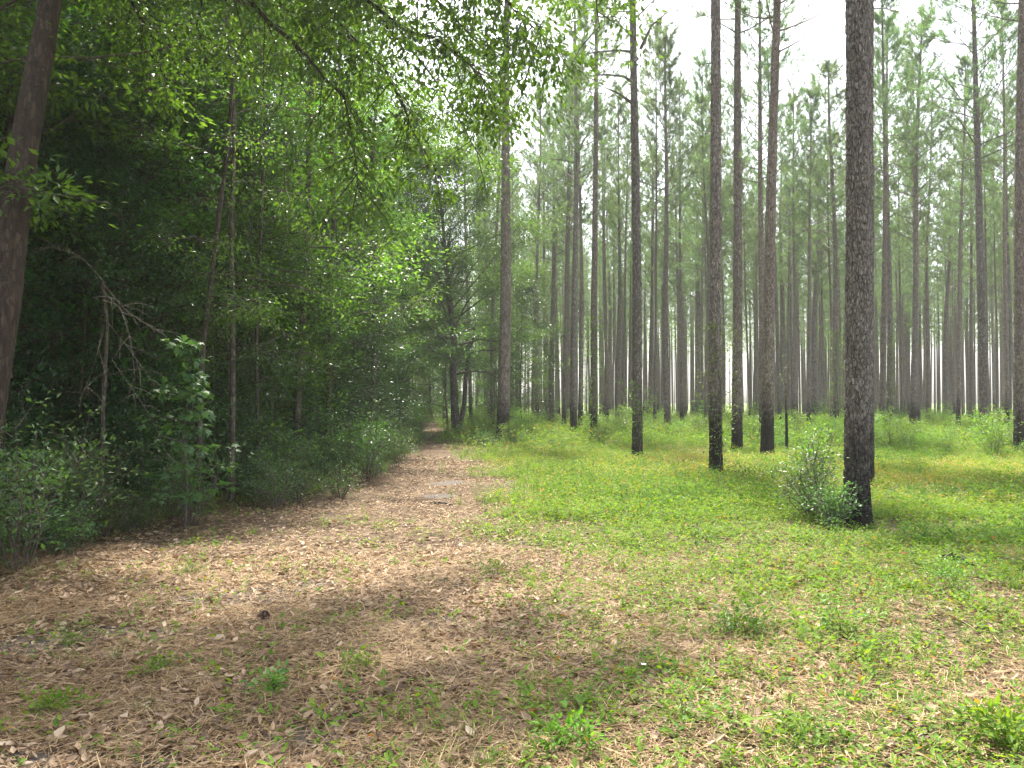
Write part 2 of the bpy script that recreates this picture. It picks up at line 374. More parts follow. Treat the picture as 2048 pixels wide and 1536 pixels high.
def herbs_into(mb, rng, X, Y, nl, L, hgt, shape='oval', spread=1.0):
    m = len(X)
    Xr = np.repeat(X, nl); Yr = np.repeat(Y, nl); k = m * nl
    hg = np.repeat(hgt, nl) * rng.uniform(.15, 1, k)
    a = rng.uniform(0, 2 * PI, k); rr = rng.uniform(0, 1, k) * np.repeat(L, nl) * .55 * spread
    c = np.stack([Xr + np.cos(a) * rr, Yr + np.sin(a) * rr, gz(Xr, Yr) + hg], -1)
    d = np.stack([np.cos(a), np.sin(a), rng.uniform(-.2, .9, k)], -1)
    nn = unit(A(0, 0, 1) + rdir(rng, k) * .45)
    LL = np.repeat(L, nl) * rng.uniform(.6, 1.15, k)
    mb.leaves(c, d, nn, LL, LL * rng.uniform(.34, .5, k), shape)

def build_herbs():
    rng = RS(11)
    mb = MB()
    X, Y = scatter(rng, 42000, 3.1, 12, power=1.7)
    g = greenness(X, Y); keep = rng.uniform(0, 1, len(X)) < np.clip(g * np.clip(-.42 + 2.0 * fnoise(X, Y, 50, 1.3), .05, 1) + .09 * (fnoise(X, Y, 51, 1.3) > .5), 0, 1)
    X, Y = X[keep], Y[keep]; m = len(X)
    herbs_into(mb, rng, X, Y, 7, rng.uniform(.02, .06, m), rng.uniform(.03, .15, m))
    # feathery stems: little leaf pairs up a stalk
    X, Y = scatter(rng, 9000, 3.1, 14, power=1.7)
    g = greenness(X, Y); keep = rng.uniform(0, 1, len(X)) < g * fnoise(X, Y, 52, .9) + .02
    X, Y = X[keep], Y[keep]; m = len(X)
    herbs_into(mb, rng, X, Y, 12, rng.uniform(.018, .032, m), rng.uniform(.10, .22, m), 'leaf', 1.4)
    # mid distance
    for n, y0, y1, nl, L0, L1, h0, h1 in ((95000, 11, 26, 7, .035, .075, .06, .28), (60000, 26, 75, 8, .08, .15, .25, .75)):
        X, Y = scatter(rng, n, y0, y1, power=1.7)
        g = greenness(X, Y); keep = rng.uniform(0, 1, len(X)) < g * np.clip(-1.1 + 3.4 * fnoise(X, Y, 54, .75), .06, 1); keep &= (X > path_edges(Y)[0] - .6)
        X, Y = X[keep], Y[keep]; m = len(X)
        herbs_into(mb, rng, X, Y, nl, rng.uniform(L0, L1, m), rng.uniform(h0, h1, m) * (.45 + 1.1 * fnoise(X, Y, 98, .45)), 'leaf', 1.6)
    tag(mb.obj('ground_herbs', M_HERB), 'low green broadleaf weeds covering the sunny ground beside the trail', 'weeds', kind='stuff')
    mb = MB()
    X, Y = scatter(rng, 60000, 9, 40, power=1.6)
    g = greenness(X, Y); keep = (X > path_edges(Y)[1] + .8) & (rng.uniform(0, 1, len(X)) < g * np.clip(fnoise(X, Y, 95, .5) * 6 - 3.0, 0, 1))
    X, Y = X[keep], Y[keep]; m = len(X)
    herbs_into(mb, rng, X, Y, 14, rng.uniform(.04, .08, m), rng.uniform(.18, .5, m) * np.clip(Y / 16, .6, 1), 'leaf', 1.5)
    tag(mb.obj('tall_weeds', M_WEED), 'drifts of taller darker weeds standing above the low ground cover', 'tall weeds', kind='stuff')
    # yellowing weeds in the open patches
    mb = MB()
    X, Y = scatter(rng, 120000, 12, 34, power=1.6)
    patch = np.exp(-((X - 2.0) / 3.0) ** 2 - ((Y - 19.5) / 3.2) ** 2) + np.exp(-((X - 10.5) / 4.5) ** 2 - ((Y - 18.5) / 3.2) ** 2) + np.exp(-((X - 6) / 5) ** 2 - ((Y - 19) / 3) ** 2) + .2
    keep = rng.uniform(0, 1, len(X)) < greenness(X, Y) ** 2 * patch * np.clip(fnoise(X, Y, 66, .6) * 3 - .7, 0, 1.5)
    X, Y = X[keep], Y[keep]; m = len(X)
    herbs_into(mb, rng, X, Y, 6, rng.uniform(.035, .07, m), rng.uniform(.12, .3, m), 'leaf', 1.5)
    tag(mb.obj('yellow_weeds', M_YELLOW), 'yellowing weeds in the open sunlit patches between the pines', 'yellow weeds', kind='stuff')
    # grass
    mb = MB()
    for n, y0, y1, nb, h0, h1, w in ((5000, 3.1, 14, 12, .06, .2, .004), (30000, 13, 42, 8, .15, .42, .011)):
        X, Y = scatter(rng, n, y0, y1, power=1.6)
        g = greenness(X, Y); keep = rng.uniform(0, 1, len(X)) < g * np.clip(fnoise(X, Y, 56, .5) * 3 - .95, 0, 1) + .015
        keep &= (X > path_edges(Y)[0] - .6)
        X, Y = X[keep], Y[keep]; m = len(X); k = m * nb
        a = rng.uniform(0, 2 * PI, k); Xr = np.repeat(X, nb) + rng.normal(0, .035, k); Yr = np.repeat(Y, nb) + rng.normal(0, .035, k)
        d = np.stack([np.cos(a) * .45, np.sin(a) * .45, rng.uniform(.7, 1.3, k)], -1)
        nn = np.stack([np.cos(a) * -1, np.sin(a) * -1, np.full(k, .4)], -1)
        L = np.repeat(rng.uniform(h0, h1, m), nb) * rng.uniform(.5, 1, k)
        mb.leaves(np.stack([Xr, Yr, gz(Xr, Yr)], -1), d, nn, L, w, 'blade')
    tag(mb.obj('grass', M_GRASS), 'thin tufts of fresh green grass among the weeds', 'grass', kind='stuff')

# ------------------------------------------------------------------ pines
def voronoi_plates(u, z, circ, cu, cz, seed):
    """distance between first and second nearest plate centre on an unrolled trunk, and the plate's random number"""
    nu = max(6, int(round(circ / cu))); cu = circ / nu
    gu = u / cu; gzz = z / cz; iu = np.floor(gu).astype(int); iz = np.floor(gzz).astype(int)
    f1 = np.full(u.shape, 9.); f2 = np.full(u.shape, 9.); idr = np.zeros(u.shape)
    for di in (-1, 0, 1):
        for dj in (-1, 0, 1):
            a = (iu + di) % nu; b = iz + dj
            hsh = ((a * 73856093) ^ (b * 19349663) ^ (seed * 83492791)) & 0x7fffffff
            r1 = (hsh % 9973) / 9973.; r2 = ((hsh // 7) % 9967) / 9967.; r3 = ((hsh // 13) % 9949) / 9949.
            cx = iu + di + .1 + .8 * r1; cy = iz + dj + .1 + .8 * r2
            dd = np.sqrt((gu - cx) ** 2 + (gzz - cy) ** 2)
            closer = dd < f1
            f2 = np.where(closer, f1, np.minimum(f2, dd)); idr = np.where(closer, r3, idr); f1 = np.where(closer, dd, f1)
    return f2 - f1, idr

def trunk_line(rng, H, bend):
    n = 26; z = np.linspace(0, H, n); t = z / H
    a, b = rng.uniform(0, 2 * PI, 2)
    x = bend * (np.sin(t * 3.1 + a) - math.sin(a)) + bend * .35 * (np.sin(t * 9 + b) - math.sin(b))
    y = bend * (np.cos(t * 2.7 + b) - math.cos(b)) + bend * .35 * (np.sin(t * 8 + a) - math.sin(a))
    return np.stack([x, y, z], -1)
def trunk_rad(t, r0):
    return r0 * (1 - .80 * t ** 1.25) + r0 * .12 * np.exp(-t * 40) + r0 * .30 * np.exp(-t * 160)

def bark_trunk(mb, line, r0, seed, zmax, dz, sides, amp=.011, cu=.05, cz=.10, nplates=True):
    H = line[-1, 2]
    zs = np.concatenate([np.arange(-.1, zmax, dz), np.linspace(zmax, H, 30)]) if zmax < H else np.arange(-.1, H, dz)
    cx = np.interp(zs, line[:, 2], line[:, 0]); cy = np.interp(zs, line[:, 2], line[:, 1])
    th = np.linspace(0, 2 * PI, sides, endpoint=False)
    Z, T = np.meshgrid(zs, th, indexing='ij')
    R = trunk_rad(np.clip(Z / H, 0, 1), r0)
    R = R * (1 + .04 * np.sin(T * 2 + seed) + .03 * np.sin(T * 3 + Z * .4) + .10 * np.exp(-np.clip(Z, 0, 9) * 2.5) * np.sin(T * 5 + seed))
    if nplates:
        circ = 2 * PI * r0
        warp = (fnoise(T * r0 * 6, Z * 2, seed, 2.5) - .5) * .05
        e, idr = voronoi_plates((T * r0 + warp) % circ, Z + (fnoise(T * 3, Z, seed + 4, 5) - .5) * .09, circ, cu, cz, seed)
        plate = np.clip(e / .28, 0, 1); plate = plate * plate * (3 - 2 * plate)
        R = R + amp * (plate - .7) + amp * .9 * (idr - .5) * plate + amp * .35 * (vnoise(T * r0 * 70, Z * 45, seed) - .5)
    V = np.stack([cx[:, None] + np.cos(T) * R, cy[:, None] + np.sin(T) * R, Z], -1).reshape(-1, 3)
    n = len(zs); i = np.arange(n - 1)[:, None] * sides; j = np.arange(sides)[None]; k = (j + 1) % sides
    mb.add(V, np.stack([i + j, i + k, i + sides + k, i + sides + j], -1).reshape(-1, 4))

def pine_limbs(rng, line, r0, cb=.50, nb=60, tuft_n=26, nlen=.21, nw=.015, R=2.9, stubs=12):
    H = line[-1, 2]; limb = MB(); ned = MB()
    C, D = [], []
    def put(p, d): C.append(p); D.append(d)
    def pos(z): return A(np.interp(z, line[:, 2], line[:, 0]), np.interp(z, line[:, 2], line[:, 1]), z)
    az = rng.uniform(0, 6)
    for i in range(nb):
        t = i / (nb - 1); t = t ** .85
        z = H * (cb + (.985 - cb) * t) + rng.uniform(-.2, .2); az += 2.4 + rng.uniform(-.5, .5)
        ln = R * (1.0 - .68 * t ** 1.8) * rng.uniform(.55, 1.15) * (.55 + .45 * min(1, (t + .12) * 5))
        dead = t < .12 and rng.uniform() < .5
        el = rad(rng.uniform(2, 30) + 28 * t); p = pos(min(z, H - .02)); d = A(math.cos(az) * math.cos(el), math.sin(az) * math.cos(el), math.sin(el))
        n = 6; pts = [p]
        for s in range(n):
            d = unit(d + A(0, 0, .07) + rng.normal(0, .10, 3)); pts.append(pts[-1] + d * ln / n)
        pts = np.array(pts); rb = max(.009, trunk_rad(min(z / H, 1), r0) * .28)
        limb.tube(pts, np.linspace(rb, .006, n + 1), 5)
        if dead: continue
        put(pts[-1], d); put(pts[-2], d)
        for s in (2, 2, 3, 3, 4, 4, 5, 5, 6):
            if rng.uniform() < .85:
                sd = unit(unit(pts[s] - pts[s - 1]) + rdir(rng, 1, -.3, .8)[0] * .95); sl = ln * rng.uniform(.16, .38)
                q = [pts[s], pts[s] + sd * sl * .5, pts[s] + sd * sl + A(0, 0, .06)]
                limb.tube(q, [.008, .006, .004], 3); put(q[2], sd); put((q[1] + q[2]) / 2, sd)
    for _ in range(7):
        put(pos(H) + rng.normal(0, .15, 3) + A(0, 0, rng.uniform(-.4, .15)), A(0, 0, 1.))
    # stubs and sprouts lower down
    for _ in range(stubs):
        z = H * rng.uniform(.28, cb); a = rng.uniform(0, 2 * PI); p = pos(z); d = A(math.cos(a), math.sin(a), rng.uniform(-.2, .35)); ln = rng.uniform(.25, 1.1)
        pts = np.array([p, p + d * ln * .5 + A(0, 0, .03), p + d * ln]); limb.tube(pts, [.016, .010, .005], 4)
        if rng.uniform() < .3: put(pts[-1], d)
    C = np.array(C); D = unit(np.array(D)); m = len(C)
    c = np.repeat(C, tuft_n, 0); d0 = np.repeat(D, tuft_n, 0); k = len(c)
    back = rng.uniform(-.12, .05, (k, 1))
    dd = unit(d0 * .35 + rdir(rng, k) + A(0, 0, .15))
    L = nlen * rng.uniform(.65, 1.15, k)
    ned.leaves(c + d0 * back, dd, rdir(rng, k), L, nw * rng.uniform(.8, 1.5, k), 'needle')
    return limb, ned

PINE = []
def build_pine_variants():
    for s in range(8):
        rng = RS(100 + s); H = 22.0; line = trunk_line(rng, H, rng.uniform(.06, .24))
        tr = MB(); bark_trunk(tr, line, .165, s, 0.5, .25, 14, nplates=False) if False else None
        bark_trunk(tr, line, .165, s, 10.0, .07, 22, amp=.012, cu=.075, cz=.17)
        lb, nd = pine_limbs(rng, line, .165, cb=rng.uniform(.46, .55), R=rng.uniform(2.6, 3.3))
        tm = MB.mesh
        for v in lb.v: pass
        base = tr.n
        tr.v += lb.v; tr.q += [a + base for a in lb.q]; tr.t += [a + base for a in lb.t]; tr.n += lb.n
        PINE.append((tr.mesh('trunk', M_PINE, False), nd.mesh('crown', M_NEEDLE)))

PINES_XY = []
def lean_to(loc, px0, top_px, H):
    """tilt about the y axis so that the trunk passes the photo's top edge where it does"""
    Y = loc[1]; p = at(top_px, 0, Y)
    return math.atan2(p[0] - loc[0], p[2])

# base px, base py, width px at breast height, px where the trunk meets the top of the photo, label
PINE_LIST = [
    (1735, 973, 24, 1748, 'pine trunk hidden close behind the thickest bark-plated pine, only its dark edge showing'),
    (1432, 958, 26, 1433, 'straight grey pine with a blackened foot, in front of the middle group of pines'),
    (1474, 905, 22, 1475, 'straight pine just right of and behind the middle grey pine, feet in weeds'),
    (1534, 914, 27, 1541, 'stout pine with a coal-black foot beside the thin burnt stem'),
    (1275, 920, 23, 1270, 'tall pine with crooked limbs high up, standing alone at the yellow weed patch'),
    (1005, 886, 27, 1016, 'stout brown pine at the right edge of the trail, ivy at its foot'),
    (1147, 874, 16, 1151, 'slim pine left of the pair beyond the yellow weeds'),
    (1187, 886, 15, 1199, 'slim pine of black foot leaning a little right beyond the yellow weeds'),
    (1335, 866, 14, 1344, 'slim pine behind the weeds between the lone limbed pine and the middle grey pine'),
    (1672, 858, 15, 1672, 'slim pine seen just left of the thickest bark-plated pine'),
    (1630, 842, 15, 1633, 'straight pine farther back, midway between the black-footed and the thickest pine'),
    (1764, 868, 13, 1762, 'left one of two close slim pines right of the thickest pine'),
    (1778, 862, 13, 1779, 'right one of two close slim pines right of the thickest pine'),
    (1825, 866, 15, 1850, 'pine leaning right as it rises, right of the thickest pine'),
    (1970, 882, 19, 1944, 'pine leaning left with a bushy needled top, near the right side'),
    (2040, 908, 24, 2041, 'dark thick pine at the right-hand border of the view'),
    (1916, 862, 10, 1919, 'thin pine with a reddish foot between the two leaning pines'),
    (1856, 850, 9, 1858, 'thin pine close right of the right-leaning pine'),
    (1894, 842, 11, 1892, 'thin pine before the bright gap, left of the reddish-footed one'),
    (2013, 872, 10, 2016, 'thin pine between the left-leaning pine and the border pine'),
    (1396, 838, 17, 1398, 'grey pine left behind the middle grey pine'),
    (1368, 834, 10, 1372, 'thin dark-footed pine left behind the middle grey pine'),
    (1102, 850, 13, 1110, 'pine standing behind the shrubs left of the slim pair'),
    (1092, 846, 9, 1093, 'thin pine pressed close to the left of a thicker one beyond the trail'),
    (1074, 852, 9, 1075, 'lone thin pine right of the stout trailside pine'),
    (1245, 840, 8, 1248, 'thin pine left behind the lone limbed pine'),
    (1565, 842, 13, 1562, 'pine right behind the coal-footed pine'),
    (1590, 838, 11, 1592, 'pine behind the thin burnt stem'),
    (1696, 846, 12, 1690, 'pine mostly covered by the thickest bark-plated pine'),
    (1942, 848, 9, 1950, 'thin pine before the bright gap, right of the reddish-footed one'),
    (1526, 880, 15, 1524, 'pine peeking out left behind the coal-footed pine'),
    (1300, 846, 9, 1302, 'thin pine just right behind the lone limbed pine'),
    (1160, 862, 10, 1163, 'thin dark pine overlapping the slim pair beyond the yellow weeds'),
    (1216, 838, 9, 1216, 'thin pine farther back between the slim pair and the lone limbed pine'),
]
def build_pines():
    rng = RS(7)
    # the big one
    b = gp(1714, 1052); H = 23.0
    line = trunk_line(RS(5), H, .05)
    r = root('pine_tree', (b[0], b[1], zat(b[0], b[1]) - .02), (0, rad(.25), 0))
    tag(r, 'thickest and nearest pine, coarse plated grey-brown bark and a blackened foot, beside a leafy bush', 'pine', 'tall straight pines of the plantation')
    tr = MB(); bark_trunk(tr, line, .147, 3, 7.0, .009, 150, amp=.017, cu=.05, cz=.11)
    lb, nd = pine_limbs(RS(6), line, .165)
    base = tr.n; tr.v += lb.v; tr.q += [a + base for a in lb.q]; tr.t += [a + base for a in lb.t]
    tr.obj('trunk', M_PINE, r); nd.obj('crown', M_NEEDLE, r)
    PINES_XY.append((b[0], b[1]))
    for i, (px, py, w, tp, lab) in enumerate(PINE_LIST):
        b = gp(px, py); d = b[1]; dia = .93 * w * d / FPX
        s = dia / .33; hs = rng.uniform(.95, 1.06)
        tilt = lean_to(b, px, tp, 22)
        r = root('pine_tree', (b[0], b[1], zat(b[0], b[1]) - .03), (rng.normal(0, .008), tilt, 0), (1, 1, 1))
        tag(r, lab, 'pine', 'tall straight pines of the plantation')
        if d < 34:
            line = trunk_line(RS(300 + i), 22 * hs, .06)
            tr = MB(); bark_trunk(tr, line, dia / 2, 20 + i, 12.0, .03, 56, amp=.012, cu=.055, cz=.12)
            kw = dict(R=2.5, stubs=5, nb=46)
            lb, nd = pine_limbs(RS(330 + i), line, dia / 2, cb=.56, **kw)
            base = tr.n; tr.v += lb.v; tr.q += [a + base for a in lb.q]; tr.t += [a + base for a in lb.t]; tr.n += lb.n
            if px == 1275:           # the crooked lower limbs
                li = MB(); C = []; D = []
                for pp in ([(1275, 120), (1262, 100), (1238, 93), (1200, 92), (1150, 95)], [(1270, 168), (1245, 160), (1210, 163), (1170, 172)], [(1262, 205), (1235, 196), (1200, 190)],
                           [(1280, 100), (1300, 60), (1330, 40)], [(1262, 10), (1240, 4), (1220, -12)]):
                    P = np.array([at(x, y, d) for x, y in pp]) - b; P[:, 1] += np.linspace(0, rng.uniform(-1, 1), len(P)); P[:, 0] *= 1
                    li.tube(P, np.linspace(.05, .012, len(P)), 6)
                    for q in range(14):
                        j = rng.randint(1, len(P)); o = P[j] + rng.normal(0, .22, 3); C.append(o); D.append(unit(o - P[0] + A(0, 0, .3)))
                base = tr.n; tr.v += li.v; tr.q += [a + base for a in li.q]; tr.t += [a + base for a in li.t]; tr.n += li.n
                C = np.repeat(np.array(C), 30, 0); D = np.repeat(np.array(D), 30, 0); k = len(C)
                nd.leaves(C, unit(D * .6 + rdir(rng, k)), rdir(rng, k), .2 * rng.uniform(.7, 1.1, k), .012, 'needle')
            tr.obj('trunk', M_PINE, r); nd.obj('crown', M_NEEDLE, r)
        else:
            v = PINE[i % len(PINE)]
            t = part('trunk', v[0], r); c = part('crown', v[1], r)
            a = rng.uniform(0, 2 * PI)
            t.rotation_euler.z = a; c.rotation_euler.z = a; t.scale = (s, s, hs); sc = max(.8, min(1.1, s)); c.scale = (s, s, hs)
        PINES_XY.append((b[0], b[1]))
    # the rest of the plantation
    n = 0; th = rad(9)
    cand = []
    for iy in range(0, 60):
        for ix in range(-30, 60):
            u = ix * 4.6 + (iy % 2) * 1.2 + rng.normal(0, .55); v = 30 + iy * 3.4 + rng.normal(0, .7)
            x = u * math.cos(th) + (v - 30) * math.sin(th) * .6; y = v
            if y < 44 and (x < 20 or True) and abs(x) < .62 * y: continue
            if abs(x) > .64 * y + 3: continue
            if x < path_edges(y)[1] + 1.5 + max(0, (y - 60) * .1): continue
            if y > 125 - max(0, x) * .35: continue
            if min((x - a) ** 2 + (y - b) ** 2 for a, b in PINES_XY) < 6: continue
            if rng.uniform() < .12: continue
            cand.append((x, y))
    cand.sort(key=lambda p: p[1])
    for x, y in cand[:262]:
        PINES_XY.append((x, y)); v = PINE[rng.randint(len(PINE))]
        s = rng.uniform(.5, 1.0); hs = rng.uniform(.82, 1.1)
        r = root('pine_tree', (x, y, -.05), (rng.normal(0, .012), rng.normal(0, .014), rng.uniform(0, 2 * PI)), (s, s, hs))
        if y < 62: r.scale = (min(s, .8), min(s, .8), hs)
        if y < 62: lab, grp = 'slender pine in the ranks just behind the nearest pines', 'slender pines in the middle ranks'
        elif x > .36 * y: lab, grp = 'thin far pine standing before the bright gap at the right', 'thin far pines at the bright gap'
        else: lab, grp = 'thin far pine deep in the plantation, lost among its neighbours', 'thin far pines deep in the plantation'
        tag(r, lab, 'pine', grp)
        part('trunk', v[0], r); cr = part('crown', v[1], r); k_ = max(1, .82 / s); cr.scale = (k_, k_, 1)
    far = cand[262:]
    print('pines', len(PINES_XY), 'far', len(far))
    # deep forest as one mass
    tb = MB(); nb = MB()
    cs = []
    for x, y in far: cs.append((x, y))
    for i_ in range(760):
        y = rng.uniform(98, 190) if i_ < 560 else rng.uniform(96, 135); x = (rng.uniform(-.35, .45) if i_ < 560 else rng.uniform(.3, .66)) * y
        cs.append((x, y))
    C = []
    for x, y in cs:
        h = rng.uniform(17, 22); r0 = rng.uniform(.09, .16); l = rng.normal(0, .25, 2)
        tb.tube([(x, y, -.1), (x + l[0] * .5, y, h * .5), (x + l[0], y + l[1], h)], [r0, r0 * .75, .04], 6)
        m = 95; zz = rng.uniform(.5, 1.0, m); rr = 2.3 * (1.05 - zz) * 2 * rng.uniform(.2, 1, m) ** .5; a = rng.uniform(0, 2 * PI, m)
        C.append(np.stack([x + l[0] + rr * np.cos(a), y + rr * np.sin(a), h * zz], -1))
    C = np.concatenate(C); C = np.repeat(C, 9, 0); k = len(C)
    nb.leaves(C + rng.normal(0, .1, (k, 3)), rdir(rng, k, -.3, 1), rdir(rng, k), .32, .05, 'needle')
    r = root('far_pine_forest'); tag(r, 'far pine woods closing the view behind the plantation', 'pine woods', kind='stuff')
    a = tb.obj('trunk', M_PINE, r); b = nb.obj('crown', M_NEEDLE, r); a['kind'] = 'stuff'; b['kind'] = 'stuff'

# ------------------------------------------------------------------ broadleaf trees and shrubs
def spray(mb, rng, tips, dirs, per, L, spread, shape='leaf', wr=(.38, .55), droop=.1, up=1.0):
    k = len(tips) * per
    c = np.repeat(tips, per, 0); d0 = np.repeat(dirs, per, 0)
    off = rng.normal(0, 1, (k, 3)) * A(1, 1, .45) * spread
    c = c + off
    d = unit(d0 * .7 + unit(off) * .8 + rng.normal(0, .35, (k, 3)) + A(0, 0, -droop))
    n = unit(A(0, 0, 1) * up + rdir(rng, k) * .7)
    LL = L * rng.uniform(.6, 1.2, k)
    mb.leaves(c, d, n, LL, LL * rng.uniform(wr[0], wr[1], k), shape)

def hardwood(seed, H, r0, cb, R, nl, per=24, L=.085, spread=.17, lean=(0, 0), sub=6, twig=4, sides=10, shape='leaf', limb_el=(5, 45), up=1.0, low_bias=1.0, twist=1.0):
    rng = RS(seed); wood = MB(); leaf = MB()
    n = 14; t = np.linspace(0, 1, n)
    w = np.cumsum(rng.normal(0, .06 * twist, (n, 2)), 0) * (H / 12); w -= w[0]
    line = np.stack([w[:, 0] + lean[0] * t, w[:, 1] + lean[1] * t, t * H], -1)
    rr = r0 * (1 - .85 * t) + r0 * .3 * np.exp(-t * 22)
    wood.tube(line, rr, sides)
    tips, dirs = [], []; az = rng.uniform(0, 6)
    for i in range(nl):
        u = (i + rng.uniform(0, 1)) / nl; z = H * (cb + (1 - cb) * u ** low_bias); az += 2.4 + rng.uniform(-.6, .6)
        p = A(np.interp(z, line[:, 2], line[:, 0]), np.interp(z, line[:, 2], line[:, 1]), z)
        tt = (z / H - cb) / (1 - cb)
        ln = R * (math.sin(PI * min(1, .25 + .72 * tt)) ** .7 + .1) * rng.uniform(.6, 1.15)
        el = rad(rng.uniform(*limb_el)) + .5 * tt
        d = A(math.cos(az) * math.cos(el), math.sin(az) * math.cos(el), math.sin(el)); m = 6; pts = [p]
        for s in range(m):
            d = unit(d + rng.normal(0, .16, 3) + A(0, 0, -.06)); pts.append(pts[-1] + d * ln / m)
        pts = np.array(pts); rb = max(.008, np.interp(z, line[:, 2], rr) * .38)
        wood.tube(pts, np.linspace(rb, .006, m + 1), 5)
        for s in range(sub):
            f = rng.uniform(.25, 1) * m; j = min(int(f), m - 1); q0 = pts[j] + (pts[j + 1] - pts[j]) * (f - j)
            sd = unit(unit(pts[j + 1] - pts[j]) * .7 + rdir(rng, 1, -.4, .6)[0]); sl = ln * rng.uniform(.2, .45) + .15
            q1 = q0 + sd * sl * .5 + rng.normal(0, .03, 3); q2 = q1 + unit(sd + A(0, 0, -.12)) * sl * .5
            wood.tube([q0, q1, q2], [.009, .006, .003], 3)
            for w_ in range(twig):
                g = rng.uniform(.2, 1.0); b = q0 + (q1 - q0) * g * 2 if g < .5 else q1 + (q2 - q1) * (g * 2 - 1)
                td = unit(sd * .6 + rdir(rng, 1, -.5, .5)[0]); tl = rng.uniform(.12, .4)
                wood.tube([b, b + td * tl], [.004, .002], 3, cap=False)
                tips.append(b + td * tl); dirs.append(td)
    tips = np.array(tips); dirs = np.array(dirs)
    spray(leaf, rng, tips, dirs, per, L, spread, shape, up=up)
    return wood, leaf

HW = []; SH = []
def build_hw_variants():
    specs = [  # seed,H,r0,cb,R,nl,per,L, mat
        (201, 12.5, .11, .08, 3.1, 50, 26, .105, M_HARD[0]),
        (202, 10.0, .08, .06, 2.7, 46, 26, .10, M_HARD[1]),
        (203, 15.5, .14, .15, 3.6, 52, 26, .11, M_HARD[0]),
        (204, 8.0, .06, .06, 2.4, 42, 28, .085, M_HARD[2]),
        (205, 14.0, .10, .22, 3.1, 46, 24, .11, M_HARD[1]),
        (206, 17.0, .17, .22, 3.9, 52, 26, .115, M_HARD[1]),
        (207, 6.0, .04, .06, 2.0, 38, 28, .08, M_HARD[2]),
    ]
    for sd, H, r0, cb, R, nl, per, L, m in specs:
        w, l = hardwood(sd, H, r0, cb, R, nl, per, L)
        HW.append((w.mesh('trunk', M_HWB, True), l.mesh('crown', m)))
def shrub(seed, H, R, ns, per, L, mat, spread=.09, shape='leaf', stemr=.008):
    rng = RS(seed); w = MB(); l = MB(); tips = []; dirs = []
    for i in range(ns):
        a = rng.uniform(0, 2 * PI); out = rng.uniform(.2, 1) * R; h = H * rng.uniform(.45, 1.05)
        d = A(math.cos(a) * out, math.sin(a) * out, h)
        p0 = A(math.cos(a), math.sin(a), 0) * R * .15 * rng.uniform(0, 1)
        pts = np.array([p0, p0 + d * .35 + A(0, 0, .12 * h), p0 + d * .7 + A(0, 0, .09 * h), p0 + d]); pts[1:] += rng.normal(0, .04, (3, 3))
        w.tube(pts, [stemr, stemr * .8, stemr * .6, stemr * .3], 4)
        for k in range(9):
            f = rng.uniform(.3, 3); j = min(int(f), 2); q = pts[j] + (pts[j + 1] - pts[j]) * (f - j)
            td = unit(rdir(rng, 1, -.2, .8)[0] + unit(d) * .3); tl = rng.uniform(.08, .3) * (H ** .5)
            w.tube([q, q + td * tl], [stemr * .4, stemr * .2], 3, cap=False); tips.append(q + td * tl); dirs.append(td); 
    spray(l, rng, np.array(tips), np.array(dirs), per, L, spread, shape)
    return w, l
def build_shrub_variants():
    for sd, H, R, ns, per, L, m, sp, shp in ((401, .9, .55, 13, 8, .065, M_SHRUB, .08, 'leaf'), (402, 1.3, .75, 14, 9, .075, M_SHRUB, .10, 'leaf'), (403, .6, .5, 11, 8, .055, M_SHRUB, .07, 'leaf'),
                                      (404, 1.2, .7, 11, 11, .085, M_SHRUB2, .11, 'leaf'), (405, .85, .65, 11, 11, .075, M_SHRUB2, .10, 'leaf'), (406, 1.7, .7, 10, 11, .09, M_SHRUB2, .12, 'leaf'),
                                      (407, 2.4, 1.0, 18, 10, .085, M_HARD[2], .13, 'leaf'), (408, .35, .3, 8, 6, .055, M_SHRUB2, .04, 'oval')):
        w, l = shrub(sd, H, R, ns, per, L, m, sp, shp)
        SH.append((w.mesh('stem', M_TWIG), l.mesh('foliage', m)))

def place(kindname, var, x, y, s, rz, lab, cat, grp, names, z=None):
    r = root(kindname, (x, y, (zat(x, y) - .02) if z is None else z), (0, 0, rz), s if isinstance(s, tuple) else (s, s, s))
    tag(r, lab, cat, grp); part(names[0], var[0], r); part(names[1], var[1], r)
    return r

